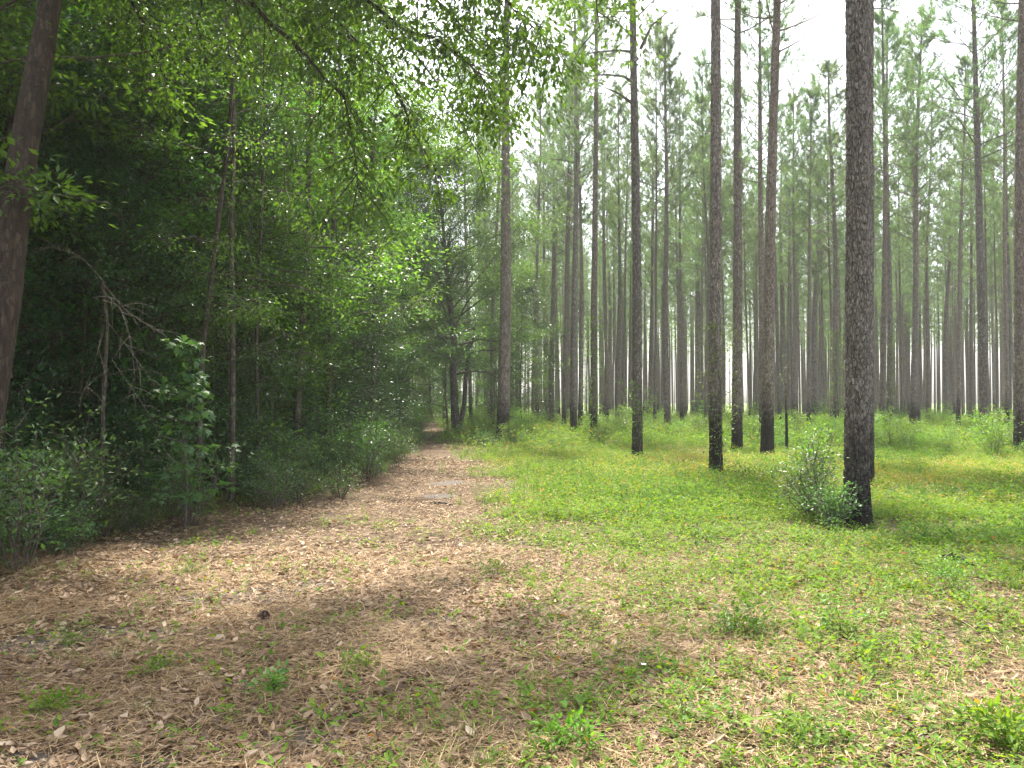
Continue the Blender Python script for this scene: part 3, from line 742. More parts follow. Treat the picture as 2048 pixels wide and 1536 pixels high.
def build_left_wood():
    rng = RS(55)
    g = 'broadleaf trees crowding the left of the trail'
    # edge row
    y = 9.5
    while y < 75:
        l = float(path_edges(y)[0])
        x = l - (rng.uniform(2.6, 4.2) if y < 24 else rng.uniform(1.6, 3.0)); v = HW[rng.choice([0, 1, 3, 1, 4, 0, 2] if y > 16 else [0, 0, 2, 4])]
        place('broadleaf_tree', v, x, y, rng.uniform(.85, 1.1), rng.uniform(0, 6.3), 'leafy young tree at the front of the left-hand wood, boughs reaching to the trail', 'broadleaf tree', g, ('trunk', 'crown'))
        y += rng.uniform(1.9, 2.9)
    for k_, (x, y, vi, s_) in enumerate(((-7.3, 12.4, 3, 1.0), (-9.2, 11.4, 1, .95), (-6.2, 14.4, 3, 1.05), (-11.2, 13.0, 3, 1.1), (-5.9, 17.0, 1, .9), (-8.0, 10.6, 6, .9), (-10.4, 10.2, 6, 1.0), (-6.4, 12.2, 6, .8))):
        place('broadleaf_tree', HW[vi], x, y, s_, 1.3 * k_, 'low leafy tree filling the edge of the wood between leaning oak and trail', 'broadleaf tree', 'low leafy trees between the leaning oak and the trail', ('trunk', 'crown'))
    # depth
    rows = ((5.0, 3.0, 10), (8.0, 3.2, 6), (11.5, 3.6, 3), (15.5, 4.2, 4), (23, 6.5, 10))
    for off, step, y0 in rows:
        y = y0
        while y < 85:
            l = float(path_edges(max(y, 10))[0])
            x = l - off + rng.normal(0, .8); v = HW[rng.choice([0, 2, 5, 4, 2, 3, 6, 1])]
            if x > -.95 * y - 4:
                place('broadleaf_tree', v, x, y, rng.uniform(.85, 1.15), rng.uniform(0, 6.3), 'dim broadleaf tree deep inside the left-hand wood', 'broadleaf tree', 'broadleaf trees deep in the left-hand wood', ('trunk', 'crown'))
            y += step * rng.uniform(.8, 1.2)
    # low understory saplings
    for i in range(64):
        y = 9.5 + 50 * rng.uniform() ** 1.4; l = float(path_edges(y)[0]); x = l - (rng.uniform(1.5, 3.5) if i % 2 else rng.uniform(3, 9))
        place('understory_bush', SH[6] if i % 3 else HW[6], x, y, rng.uniform(.7, 1.15), rng.uniform(0, 6.3), 'dark glossy bush in the shade under the left-hand trees', 'bush', 'dark bushes under the left-hand trees', ('stem', 'foliage'))
    # closing the trail and right of the trail
    for (x, y, vi, s, lab) in ((-6.4, 25, 5, 1.0, 'tallest tree of the trail edge, its crown reaching over the path'), (-6.3, 31, 2, 1.1, 'tall rounded tree on the trail edge before the bend'), (-6.6, 37, 5, 1.0, 'tall tree on the trail edge level with the twin-stemmed oak'), (-6.0, 44, 2, 1.05, 'tall tree on the trail edge beyond the twin-stemmed oak'), (-5.2, 64, 5, 1.0, 'tall leafy tree over the trail where it bends'), (-3.6, 46, 3, .95, 'small leafy tree close behind the twin-stemmed oak'), (-7.2, 74, 2, 1.0, 'tall leafy tree beside the last stretch of trail'), (-9, 84, 5, 1.1, 'tallest tree closing the far end of the trail'), (-11.5, 88, 3, 1.3, 'low bushy tree at the very end of the trail'), (-8.3, 96, 3, 1.3, 'low bushy tree a little right of the end of the trail'), (1.6, 60, 1, 1.1, 'leafy tree behind the lone thin pine right of the trail'), (-1.2, 52, 1, 1.0, 'leafy tree standing behind the dark twin-stemmed oak right of the trail'), (-4.2, 62, 0, 1.0, 'leafy tree where the trail bends out of sight'), (.6, 47, 3, 1.0, 'small leafy tree right behind the stout trailside pine'),
                               (-9.5, 92, 0, 1.2, 'tree closing the far end of the trail'), (-13, 97, 2, 1.1, 'taller tree closing the far end of the trail'), (-6, 84, 1, 1.1, 'smaller tree right of the far end of the trail'), (-2, 75, 0, .9, 'leafy tree far back between trail and plantation')):
        if vi is None: continue
        place('broadleaf_tree', HW[vi], x, y, s, rng.uniform(0, 6), lab, 'broadleaf tree', None, ('trunk', 'crown'))
    # oak right of the trail with an overhanging crown
    b = gp(914, 870)
    w, l = hardwood(77, 13.5, .21, .22, 5.0, 64, 46, .12, lean=(-.8, 0), sub=7, sides=12, spread=.24)
    w.tube([(0.05, 0, 0), (.35, .1, 1.5), (.45, .1, 3.2), (.9, .2, 5.5)], [.16, .12, .10, .04], 10)
    r = root('oak_tree', (b[0], b[1], -.03)); tag(r, 'dark twin-stemmed oak at the right edge of the trail with a spreading crown', 'oak')
    w.obj('trunk', M_HWB, r, True); l.obj('crown', M_HARD[0], r)

def world_limb(mbw, mbl, rng, pts, r0, L=.085, tw=.45, per=9, ns=16, spread=.12, shape='oval', start=.15):
    L = L * .78; per = int(per * 1.5)
    pts = np.array(pts, float)
    # resample with slight wander
    seg = np.concatenate([[0], np.cumsum(np.linalg.norm(np.diff(pts, axis=0), axis=1))]); n = max(8, int(seg[-1] / .22))
    s = np.linspace(0, seg[-1], n); P = np.stack([np.interp(s, seg, pts[:, i]) for i in range(3)], -1); P[1:-1] += rng.normal(0, .018, (n - 2, 3))
    mbw.tube(P, np.linspace(r0, .006, n), 7)
    tips, dirs = [], []
    for i in range(ns):
        f = rng.uniform(start, 1) * (n - 1); j = min(int(f), n - 2); q = P[j] + (P[j + 1] - P[j]) * (f - j); t = unit(P[j + 1] - P[j])
        d = unit(t * .5 + rdir(rng, 1, -.7, .3)[0]); ln = rng.uniform(.3, 1) * tw * 2
        a = q + d * ln * .5 + rng.normal(0, .02, 3); b = a + unit(d + A(0, 0, -.35)) * ln * .5
        mbw.tube([q, a, b], [.007, .005, .002], 4)
        for k in range(5):
            g = rng.uniform(.25, 1); e = q + (a - q) * g * 2 if g < .5 else a + (b - a) * (g * 2 - 1)
            td = unit(d * .5 + rdir(rng, 1, -.7, .3)[0]); tl = rng.uniform(.06, .22)
            mbw.tube([e, e + td * tl], [.003, .0015], 3, cap=False); tips.append(e + td * tl); dirs.append(td)
    if per: spray(mbl, rng, np.array(tips), np.array(dirs), per, L, spread, shape, droop=.5, up=.6)

def build_leaning_oak():
    rng = RS(91)
    line = [at(-62, 1130, 8.6), at(-40, 940, 8.6), at(-18, 760, 8.7), at(10, 600, 8.8), at(28, 430, 8.9), at(55, 250, 9.0), at(88, 80, 9.1), at(108, -40, 9.2), at(150, -260, 9.4), at(230, -560, 9.6), at(330, -900, 9.9)]
    line[0][2] = 0
    b = line[0].copy(); r = root('leaning_oak', (b[0], b[1], 0))
    tag(r, 'reddish-brown oak trunk leaning in from the left border, its boughs hanging over the trail', 'oak')
    W = MB(); Lf = MB()
    P = np.array(line) - b; s = np.linspace(0, len(P) - 1, 120)
    P2 = np.stack([np.interp(s, np.arange(len(P)), P[:, i]) for i in range(3)], -1)
    for _ in range(12): P2[1:-1] = (P2[:-2] + P2[2:] + P2[1:-1] * 2) / 4
    P2[0] = (P[0][0], P[0][1], -.15)
    W.tube(P2, np.interp(np.linspace(0, 1, 120), [0, .06, .5, 1], [.23, .178, .140, .05]), 32)
    # lump the bark a little
    v = W.v[-1]; 
    th = np.tile(np.linspace(0, 2 * PI, 32, endpoint=False), 120); zz = v[:-1, 2]
    f = 1 + .05 * (fnoise(th * 2, zz * 1.5, 3, 2) - .5) * 2
    ctr = np.repeat(P2, 32, 0); v[:-1] = ctr + (v[:-1] - ctr) * f[:, None]
    # second stem crossing at the border
    W.tube([P[2] + A(.02, .15, 0), P[3] + A(-.25, .1, .1), P[4] + A(-.7, .1, .3), P[5] + A(-1.3, .2, .6)], [.11, .10, .085, .06], 14)
    def A2(px, py, Y): return at(px, py, Y) - b
    top = lambda k: P2[k]
    LM = Lf
    world_limb(W, LM, rng, [top(88), A2(250, -260, 8.6), A2(400, -70, 8.2), A2(490, 5, 8.0), A2(560, 62, 8.0), A2(640, 150, 8.1), A2(690, 200, 8.2), A2(712, 290, 8.3), A2(716, 380, 8.4)], .055, ns=60, per=10)
    world_limb(W, LM, rng, [top(94), A2(380, -330, 8.2), A2(600, -120, 7.6), A2(730, 0, 7.4), A2(820, 68, 7.5), A2(870, 78, 7.6), A2(920, 110, 7.8), A2(965, 165, 8.0), A2(1000, 210, 8.1)], .06, ns=84, per=11)
    world_limb(W, LM, rng, [top(91), A2(350, -250, 8.6), A2(560, -90, 8.4), A2(655, 10, 8.4), A2(700, 80, 8.4), A2(760, 125, 8.5), A2(800, 210, 8.7), A2(845, 300, 8.9), A2(890, 370, 9.1)], .045, ns=80, per=10)
    world_limb(W, LM, rng, [top(96), A2(480, -300, 8.8), A2(700, -110, 8.6), A2(850, -20, 8.8), A2(930, 60, 9.0), A2(990, 120, 9.2), A2(1050, 190, 9.4)], .045, ns=26, per=10)
    world_limb(W, LM, rng, [top(93), A2(400, -220, 9.2), A2(600, -60, 9.4), A2(760, 40, 9.8), A2(860, 140, 10.0), A2(925, 250, 10.2), A2(965, 320, 10.3)], .04, ns=46, per=10)
    world_limb(W, LM, rng, [top(98), A2(500, -420, 7.8), A2(800, -220, 7.0), A2(930, -90, 6.9), A2(1010, -10, 7.0), A2(1070, 60, 7.2), A2(1100, 120, 7.3)], .05, ns=100, per=11)
    world_limb(W, LM, rng, [top(100), A2(560, -430, 8.6), A2(900, -260, 8.4), A2(1100, -120, 8.6), A2(1190, -30, 9.0), A2(1200, 60, 9.2)], .045, ns=80, per=10)
    world_limb(W, LM, rng, [top(80), A2(150, -130, 9.6), A2(230, -40, 10), A2(300, 60, 10.4), A2(330, 150, 10.8)], .045, ns=40, per=12)
    world_limb(W, LM, rng, [top(82), A2(60, -200, 9.8), A2(20, -90, 10.1), A2(-10, 20, 10.2), A2(-30, 110, 10.3)], .045, ns=34, per=12)
    world_limb(W, LM, rng, [top(84), A2(300, -200, 9.6), A2(390, -60, 9.9), A2(400, 40, 10.2), A2(410, 130, 10.4)], .035, ns=40, per=12)
    # upper crown
    for i in range(12):
        k = rng.randint(85, 119); a = rng.uniform(0, 2 * PI); el = rng.uniform(-.05, .7); ln = rng.uniform(2.2, 4.8)
        p = P2[k]; d = A(math.cos(a) * math.cos(el), math.sin(a) * math.cos(el), math.sin(el)); pts = [p]
        for q in range(5): d = unit(d + rng.normal(0, .15, 3)); pts.append(pts[-1] + d * ln / 5)
        world_limb(W, LM, rng, pts, .03, ns=18, per=12, spread=.2, shape='leaf', tw=.6, L=.09, start=.3)
    W.obj('trunk', M_OAKB, r, True); Lf.obj('crown', M_BRIGHT, r)

def build_special_left():
    rng = RS(123)
    g = 'slim tree stems at the front of the left-hand wood'
    # slim tree at photo x 600-635
    def stem(pts, r0, r1, lab, mat=M_HWB, leafy=None, name='slim_tree'):
        b = np.array(pts[0], float); P = np.array(pts, float) - b; n = 40
        s = np.linspace(0, len(P) - 1, n); P2 = np.stack([np.interp(s, np.arange(len(P)), P[:, i]) for i in range(3)], -1)
        for _ in range(3): P2[1:-1] = (P2[:-2] + P2[2:] + 2 * P2[1:-1]) / 4
        P2[0, 2] = -.1
        W = MB(); W.tube(P2, np.linspace(r0, r1, n), 10); Lf = MB(); tips = []
        for i in range(leafy or 20):
            k = rng.randint(8, n - 1); a = rng.uniform(0, 2 * PI); d = A(math.cos(a), math.sin(a), rng.uniform(-.1, .7)); ln = rng.uniform(.5, 1.6)
            world_limb(W, Lf, rng, [P2[k], P2[k] + d * ln * .5, P2[k] + d * ln + A(0, 0, -.1)], .012, ns=6, per=9, spread=.12, shape='leaf', L=.07)
        r = root(name, b); tag(r, lab, 'tree', g); W.obj('trunk', mat, r, True); Lf.obj('crown', M_HARD[1], r)
    def G0(px, Y): q = at(px, 805, Y); q[2] = 0; return q
    def DY(px): return max(12.5, 4.5 * FPX / (1024 - px))
    stem([G0(590, 16.7), at(600, 700, 16.7), at(614, 560, 16.7), at(616, 400, 16.7), at(622, 200, 16.7), at(636, 0, 16.7), at(640, -250, 16.7)], 0.077, 0.037, 'slender dark stem rising straight through the leaves, tallest of the front stems', leafy=26)
    stem([G0(210, 14.6), at(214, 700, 14.6), at(210, 400, 14.6), at(205, 200, 14.6), at(208, 0, 14.6), at(215, -300, 14.6)], 0.136, 0.091, 'thick pale trunk half hidden in leaves right of the leaning oak', leafy=16)
    stem([G0(300, 14.6), at(300, 700, 14.6), at(300, 400, 14.6), at(292, 200, 14.6), at(280, 0, 14.6), at(270, -300, 14.6)], 0.148, 0.096, 'thick dark trunk half hidden in leaves, second from the leaning oak', leafy=16)
    stem([G0(395, 11.8), at(405, 700, 11.8), at(418, 600, 11.8), at(432, 480, 11.8), at(455, 300, 11.8), at(470, 100, 11.8)], 0.040, 0.024, 'thin black stem curving right inside the dim wood', leafy=10)
    stem([G0(465, 13.0), at(466, 700, 13.0), at(462, 500, 13.0), at(470, 250, 13.0), at(452, 0, 13.0)], 0.046, 0.026, 'thin grey stem left of the slender dark one', leafy=12)
    stem([G0(655, 19.7), at(660, 700, 19.7), at(668, 500, 19.7), at(662, 250, 19.7), at(690, 50, 19.7)], 0.069, 0.035, 'thin stem right behind the slender dark one', leafy=14)
    stem([G0(520, 14.4), at(512, 700, 14.4), at(520, 500, 14.4), at(530, 250, 14.4), at(515, 0, 14.4)], 0.031, 0.021, 'thread-like stem in the middle of the front stems', leafy=12)
    stem([G0(745, 26.0), at(750, 600, 26.0), at(742, 350, 26.0), at(760, 100, 26.0)], 0.087, 0.049, 'leaf-draped stem farther along the trail edge', leafy=22)
    # maple sapling with pale big leaves
    b = G0(372, 10.3); W = MB(); Lf = MB(); tips = []; dirs = []
    P = np.array([[0, 0, -.05], [.02, 0, .6], [-.03, 0, 1.2], [.05, 0, 1.8], [.03, 0, 2.35]]); W.tube(P, [.016, .013, .011, .008, .004], 7)
    for i in range(34):
        z = rng.uniform(.35, 2.35); a = rng.uniform(0, 2 * PI); ln = (.62 - .16 * z) * rng.uniform(.5, 1.1)
        p = A(0, 0, z); d = A(math.cos(a), math.sin(a), rng.uniform(-.1, .35)); q = p + d * ln
        W.tube([p, p + d * ln * .5 + A(0, 0, .03), q], [.005, .004, .002], 4)
        for f in (.45, .75, 1): tips.append(p + d * ln * f); dirs.append(d)
    spray(Lf, rng, np.array(tips), np.array(dirs), 4, .115, .055, 'maple', wr=(.85, 1.05), droop=.45, up=1.2)
    r = root('maple_sapling', b); tag(r, 'pale green sapling with large lobed leaves against the dark wood', 'sapling'); W.obj('stem', M_TWIG, r); Lf.obj('foliage', M_MAPLE, r)
    # bare drooping boughs
    W = MB()
    b = G0(205, 10.6)
    def BB(px, py, Y=10.2): return at(px, py, Y) - b
    W2 = MB()
    def bare(pts, r0):
        pts = np.array(pts); n = 18; s = np.linspace(0, len(pts) - 1, n); P = np.stack([np.interp(s, np.arange(len(pts)), pts[:, i]) for i in range(3)], -1)
        for _ in range(2): P[1:-1] = (P[:-2] + P[2:] + 2 * P[1:-1]) / 4
        W2.tube(P, np.linspace(r0 * .55, .0015, n), 5)
        for _ in range(7):
            k = rng.randint(4, n - 1); d = unit(unit(P[k] - P[k - 1]) * .8 + rng.normal(0, .5, 3)); ln = rng.uniform(.15, .5)
            W2.tube([P[k], P[k] + d * ln * .5, P[k] + d * ln + A(0, 0, -.05)], [.004, .003, .0015], 3, cap=False)
    W.tube([A(0, 0, -.1), BB(207, 800, 10.6), BB(215, 650, 10.5), BB(205, 560, 10.3)], [.03, .024, .02, .015], 7)
    bare([BB(205, 600), BB(240, 610), BB(262, 680), BB(270, 750), BB(268, 800)], .010)
    bare([BB(212, 640), BB(260, 700), BB(310, 770)], .008)
    bare([BB(205, 580), BB(235, 612), BB(268, 608)], .008)
    bare([BB(208, 660), BB(185, 740), BB(160, 800)], .007)
    bare([BB(205, 560), BB(160, 510), BB(95, 492), BB(60, 500)], .009)
    bare([BB(205, 565), BB(250, 620), BB(330, 670)], .008)
    bare([BB(225, 720), BB(300, 830), BB(345, 930)], .007)
    r = root('bare_sapling', b); tag(r, 'leafless sapling with thin drooping twigs in the shade right of the leaning oak', 'dead sapling', None); W.obj('stem', M_HWB, r); W2.obj('twigs', M_PALE, r)
    # hanging vines
    for i, px in enumerate((455, 488, 540, 575, 640, 690, 512, 430, 720)):
        Y = DY(px) + rng.uniform(-.2, 1.5); n = 22; top = at(px + rng.uniform(-25, 25), -120, Y); bot = G0(px, Y)
        t = np.linspace(0, 1, n)[:, None]; P = bot * (1 - t) + top * t; P[:, :2] += np.cumsum(rng.normal(0, .045, (n, 2)), 0) * np.sin(t * PI)
        P[0, 2] = -.05; mb = MB(); bb = P[0].copy(); bb[2] = 0; mb.tube(P - bb, np.full(n, rng.uniform(.006, .014)), 5)
        o = mb.obj('hanging_vine', M_TWIG); o.location = bb
        tag(o, 'bare woody vine hanging straight down at the front of the left-hand wood', 'vine', 'bare vines hanging in the left-hand wood')

def build_shrubs():
    rng = RS(66)
    nm = ('stem', 'foliage')
    # fringe of the left wood
    y = 7.0
    while y < 50:
        l = float(path_edges(y)[0])
        for k in range(5):
            x = l - rng.uniform(-.35, 3.2); v = SH[rng.choice([0, 1, 2, 1, 2])]
            place('fringe_shrub', v, x, y + rng.uniform(-.4, .4), rng.uniform(.6, 1.05), rng.uniform(0, 6.3), 'small-leaved shrub in the green fringe along the left side of the trail', 'shrub', 'shrubs fringing the left side of the trail', nm)
        y += rng.uniform(.6, 1.1) * (1 + y * .02)
    for i in range(30):
        y = rng.uniform(68, 98); x = -.1 * y + rng.uniform(-4, 7)
        place('trail_end_shrub', SH[rng.choice([4, 5, 3])], x, y, rng.uniform(1.1, 1.7), rng.uniform(0, 6), 'bright shrub growing across the far end of the trail', 'shrub', 'shrubs across the far end of the trail', nm)
    # extra thicket before the corner at left
    for i in range(46):
        x = rng.uniform(-8.5, -4.6); y = 8.3 + (-(x + 4.6)) * .25 + rng.uniform(0, 3.5)
        place('fringe_shrub', SH[rng.choice([0, 1, 2])], x, y, rng.uniform(.5, .95), rng.uniform(0, 6.3), 'small-leaved shrub in the dim corner under the leaning oak', 'shrub', 'shrubs in the corner under the leaning oak', nm)
    # understory among the pines
    n = 0
    while n < 270:
        y = 22.5 + 52 * rng.uniform() ** 1.3; x = rng.uniform(-.05, .64) * y
        if x < path_edges(y)[1] + 1.2: continue
        if y < 27 and (x < 11 or rng.uniform() < .4): continue
        if fnoise(np.array([x]), np.array([y]), 88, .12)[0] < .38 and rng.uniform() < .7: continue
        place('pineland_shrub', SH[rng.choice([3, 4, 5, 4, 3, 4])], x, y, rng.uniform(.5, 1.0) * (1.1 if y > 45 else 1), rng.uniform(0, 6.3), 'light green bushy regrowth between the feet of the pines', 'shrub', 'light green shrubs between the pines', nm); n += 1
    # sprouts running up some trunks
    for i, (px, py) in enumerate(((1005, 890), (914, 874))):
        b = gp(px, py)
        for k in range(4):
            place('trunk_foot_shrub', SH[2 if k % 2 else 0], b[0] + rng.normal(0, .4), b[1] - rng.uniform(.1, .6), rng.uniform(.6, .95), rng.uniform(0, 6), ('low shrub around the foot of the stout trailside pine', 'low shrub around the foot of the twin-stemmed oak')[i], 'shrub', ('shrubs at the foot of the stout trailside pine', 'shrubs at the foot of the twin-stemmed oak')[i], nm)
    # bush beside the big pine
    b = gp(1628, 1040)
    w, l = shrub(500, 1.05, .58, 20, 7, .055, M_SHRUB, .09, 'oval'); r = root('bush', (b[0], b[1], 0)); tag(r, 'leafy green bush growing against the left side of the thickest pine', 'bush'); w.obj('stem', M_TWIG, r); l.obj('foliage', M_SHRUB, r)
    b = gp(1660, 1054)
    w, l = shrub(501, .5, .34, 16, 10, .045, M_SHRUB, .07, 'oval'); r = root('bush', (b[0], b[1] - .1, 0)); tag(r, 'low dark bush right at the foot of the thickest pine', 'bush'); w.obj('stem', M_TWIG, r); l.obj('foliage', M_SHRUB, r)
    # sumac-like plant behind
    b = gp(1620, 960)
    w, l = shrub(502, 1.0, .6, 9, 8, .09, M_SHRUB2, .1, 'oval'); r = root('bush', (b[0], b[1], 0)); tag(r, 'taller broad-leaved bush behind the one at the thickest pine', 'bush'); w.obj('stem', M_TWIG, r); l.obj('foliage', M_SHRUB2, r)
    # bright single plants near by
    for i, (px, py, H, R, ns, L, lab) in enumerate(((1480, 1262, .26, .16, 9, .05, 'bright green compact plant in the right foreground, roundest of the weeds'), (1690, 1262, .24, .28, 12, .05, 'wide green plant beside a dark furrow in the right foreground'),
                                             (1915, 1190, .24, .26, 11, .05, 'bright green plant in front of the charred stick'), (540, 1385, 0.090, 0.063, 5, .045, 'small bright seedling in the middle of the leaf litter'), (316, 1345, 0.068, 0.063, 5, .04, 'little green seedling left of the forked stick'),
                                             (90, 1425, 0.075, 0.063, 6, .045, 'little green seedling near the lower left corner'), (1395, 1450, .14, .12, 6, .05, 'leafy seedling beside the fallen branch at the bottom'), (725, 1340, 0.120, 0.070, 7, .03, 'feathery green tuft at the middle of the trail'),
                                             (1130, 1500, .10, .13, 7, .038, 'leafy seedling at the bottom edge right of the trail'), (1590, 1500, .11, .13, 6, .042, 'leafy seedling at the bottom edge, right of the fallen branch'), (140, 1290, .1, .1, 6, .035, 'small green tuft on the sandy patch'),
                                             (2010, 1500, .15, .13, 8, .045, 'dark green seedling in the lower right corner'), (985, 1150, .14, .12, 7, .035, 'green tuft where the sunlit litter meets the weeds'), (375, 1150, 0.112, 0.098, 8, .035, 'green tuft near the fringe on the left of the trail'))):
        b = gp(px, py); w, l = shrub(520 + i, H, R * 1.15, ns, (3, 2, 5)[i % 3], L * (1, .8, .6, 1.15)[i % 4], M_HERB, .03, ('oval', 'leaf')[i % 2], stemr=.0025)
        r = root('seedling', (b[0], b[1], zat(b[0], b[1]))); tag(r, lab, 'small plant'); w.obj('stem', M_HERB, r); l.obj('foliage', (M_SHRUB2, M_HERB, M_HERB)[i % 3] if i > 2 else M_SHRUB2, r)
    # climbing vine leaves on trunks
    for px, py, h0, h1, lab in ((1432, 958, .5, 3.2, 'leafy vine climbing the middle grey pine'), (1187, 886, .4, 5.0, 'leafy vine climbing the slim black-footed pine'), (1102, 850, .4, 6.0, 'leafy vine climbing the pine behind the shrubs'), (1396, 838, .5, 5.5, 'leafy vine climbing the pine left behind the middle one'), (1778, 862, .5, 5.5, 'leafy vine climbing the slim pines right of the thickest pine'), (1275, 920, .2, 2.2, 'leafy vine climbing the lone limbed pine'), (1672, 858, .5, 6.0, 'leafy vine climbing the pine left of the thickest')):
        b = gp(px, py); d = b[1]; R0 = .17 + .02; m = 60 + int(60 * (h1 - h0)); z = rng.uniform(h0, h1, m); a = -PI / 2 + rng.normal(0, 1.1, m)
        t = np.stack([np.cos(a) * (R0 + rng.uniform(0, .25, m)), np.sin(a) * (R0 + rng.uniform(0, .2, m)), z], -1)
        mb = MB(); zz = np.linspace(0, h1, 20); aa = -PI / 2 + np.sin(zz * 1.3) * .5
        mb2 = MB(); mb2.tube(np.stack([np.cos(aa) * R0, np.sin(aa) * R0, zz], -1), np.full(20, .007), 4)
        spray(mb, rng, t, unit(t * A(1, 1, 0)), 3, .075 if d < 30 else .1, .06, 'leaf')
        r = root('climbing_vine', (b[0], b[1], 0)); tag(r, lab, 'vine'); mb2.obj('stem', M_TWIG, r); mb.obj('foliage', M_SHRUB2, r)

# ------------------------------------------------------------------ small things
def stick(name, pts, r0, r1, lab, cat, mat, fork=None, seed=1):
    rng = RS(seed); P = np.array(pts, float); b = P.mean(0); b[2] = 0; n = 14; s = np.linspace(0, len(P) - 1, n)
    Q = np.stack([np.interp(s, np.arange(len(P)), P[:, i]) for i in range(3)], -1); Q[1:-1] += rng.normal(0, r0 * .35, (n - 2, 3))
    mb = MB(); mb.tube(Q - b, np.linspace(r0, r1, n) * rng.uniform(.85, 1.15, n), 7)
    if fork: mb.tube(np.array(fork, float) - b, [r1 * 1.1, r1 * .9, r1 * .5][:len(fork)], 6)
    o = mb.obj(name, mat, smooth=True); o.location = b; tag(o, lab, cat)
def gpz(px, py, h): q = gp(px, py); q[2] = zat(q[0], q[1]) + h; return q
def build_small():
    stick('stick', [gpz(368, 1270, .02), gpz(395, 1264, .03), gpz(432, 1262, .025)], .014, .008, 'short brown stick left of the pine cone', 'stick', M_LIMB)
    stick('stick', [gpz(638, 1418, .03), gpz(652, 1442, .03), gpz(664, 1464, .02)], .010, .007, 'pale forked stick near the bottom of the trail', 'stick', M_PALE, [gpz(664, 1464, .02), gpz(674, 1448, .04), gpz(684, 1430, .06)])
    stick('stick', [gpz(860, 1006, .04), gpz(885, 1007, .05), gpz(905, 1009, .03)], .02, .011, 'dark stick lying across the trail in the distance', 'stick', M_LIMB)
    stick('fallen_branch', [gpz(1225, 1406, .02), gpz(1262, 1412, .04), gpz(1300, 1420, .04), gpz(1338, 1424, .02)], .018, .010, 'crooked brown fallen branch among the weeds at the bottom', 'branch', M_LIMB)
    stick('charred_stick', [gpz(1885, 1128, .06), gpz(1915, 1134, .10), gpz(1945, 1142, .05)], .035, .02, 'blackened stick lying in the weeds at the right', 'stick', bark_mat('charred_wood', [(0, (.012, .011, .010)), (1, (.03, .027, .025))], bump=0))
    stick('charred_stick', [gpz(1372, 1050, .04), gpz(1395, 1062, .06), gpz(1415, 1078, .03)], .018, .010, 'thin dark stick in the weeds in front of the middle grey pine', 'stick', M_LIMB)
    stick('stick', [gpz(32, 1446, .02), gpz(52, 1430, .03), gpz(70, 1420, .02)], .009, .006, 'thin grey stick in the lower left corner', 'stick', M_PALE)
    stick('stick', [gpz(390, 1310, .02), gpz(402, 1322, .03), gpz(416, 1332, .02)], .010, .006, 'short slanting twig in the leaf litter below the brown stick', 'stick', M_LIMB)
    stick('stick', [gpz(368, 1330, .02), gpz(378, 1360, .02), gpz(392, 1402, .02)], .007, .005, 'long thin pale twig pointing at the viewer', 'stick', M_PALE)
    stick('stick', [gpz(740, 1341, .02), gpz(790, 1334, .02), gpz(850, 1327, .02)], .006, .004, 'long thin dark twig right of the feathery tuft', 'stick', M_LIMB)
    rng = RS(9)
    # burnt stem
    b = gp(1573, 906); mb = MB(); mb.tube(np.array([[0, 0, -.05], [.01, 0, .8], [0, .01, 1.6], [-.02, 0, 2.7]]), [.05, .044, .038, .028], 10)
    Lf = MB(); t = A([0, 0, 2.5]) + rng.normal(0, 1, (16, 3)) * A(.22, .22, .35); spray(Lf, rng, t, rdir(rng, 16), 2, .07, .1, 'leaf')
    r = root('burnt_stem', (b[0], b[1], 0)); tag(r, 'thin broken stem with a few leaves on top, right of the coal-footed pine', 'dead stem'); mb.obj('stem', M_PINE, r); Lf.obj('foliage', M_SHRUB2, r)
    # pine cone
    b = gp(526, 1240); mb = MB(); L = .095; core = []
    n = 110; i = np.arange(n); t = (i + .5) / n; z = (t - .5) * L; a = i * 2.39996; R = .034 * np.sin(PI * (t * .82 + .14)) ** .6
    c = np.stack([z, np.cos(a) * R * .45, np.sin(a) * R * .45], -1); d = np.stack([np.full(n, .55), np.cos(a), np.sin(a)], -1)
    mb.leaves(c, d, unit(np.stack([np.full(n, 1.), -np.cos(a) * .4, -np.sin(a) * .4], -1)), R * .72 + .004, .019, 'oval')
    mb.leaves(c + unit(d) * (R * .66)[:, None], d, unit(np.stack([np.full(n, 1.), -np.cos(a) * .4, -np.sin(a) * .4], -1)), .006, .013, 'oval')
    mb.tube(np.array([[-L / 2, 0, 0], [0, 0, 0], [L / 2, 0, 0]]), [.014, .020, .006], 10)
    m, nt, N, Lk = mat_new('cone_scales'); geo = N.new('ShaderNodeNewGeometry'); p = N.new('ShaderNodeBsdfPrincipled'); Lk.new(ramp(nt, geo.outputs['Random Per Island'], [(0, (.05, .025, .017)), (.6, (.11, .06, .04)), (1, (.34, .23, .17))]), p.inputs['Base Color']); p.inputs['Roughness'].default_value = .7
    o_ = N.new('ShaderNodeOutputMaterial'); Lk.new(p.outputs[0], o_.inputs[0])
    o = mb.obj('pine_cone', m); o.location = (b[0], b[1], zat(b[0], b[1]) + .045); o.rotation_euler = (0, rad(-12), rad(70)); o.scale = (1.0, 1.15, 1.15)
    tag(o, 'dark brown open pine cone lying on the leaf litter', 'pine cone')
    # white flower
    b = gp(1288, 1375); st = MB(); st.tube([(0, 0, 0), (.005, 0, .08), (0, .005, .14)], [.0015, .0015, .0015], 4)
    r = root('wild_flower', (b[0], b[1], zat(b[0], b[1]))); tag(r, 'tiny white five-petalled flower among the weeds', 'flower'); st.obj('stem', M_GRASS, r)
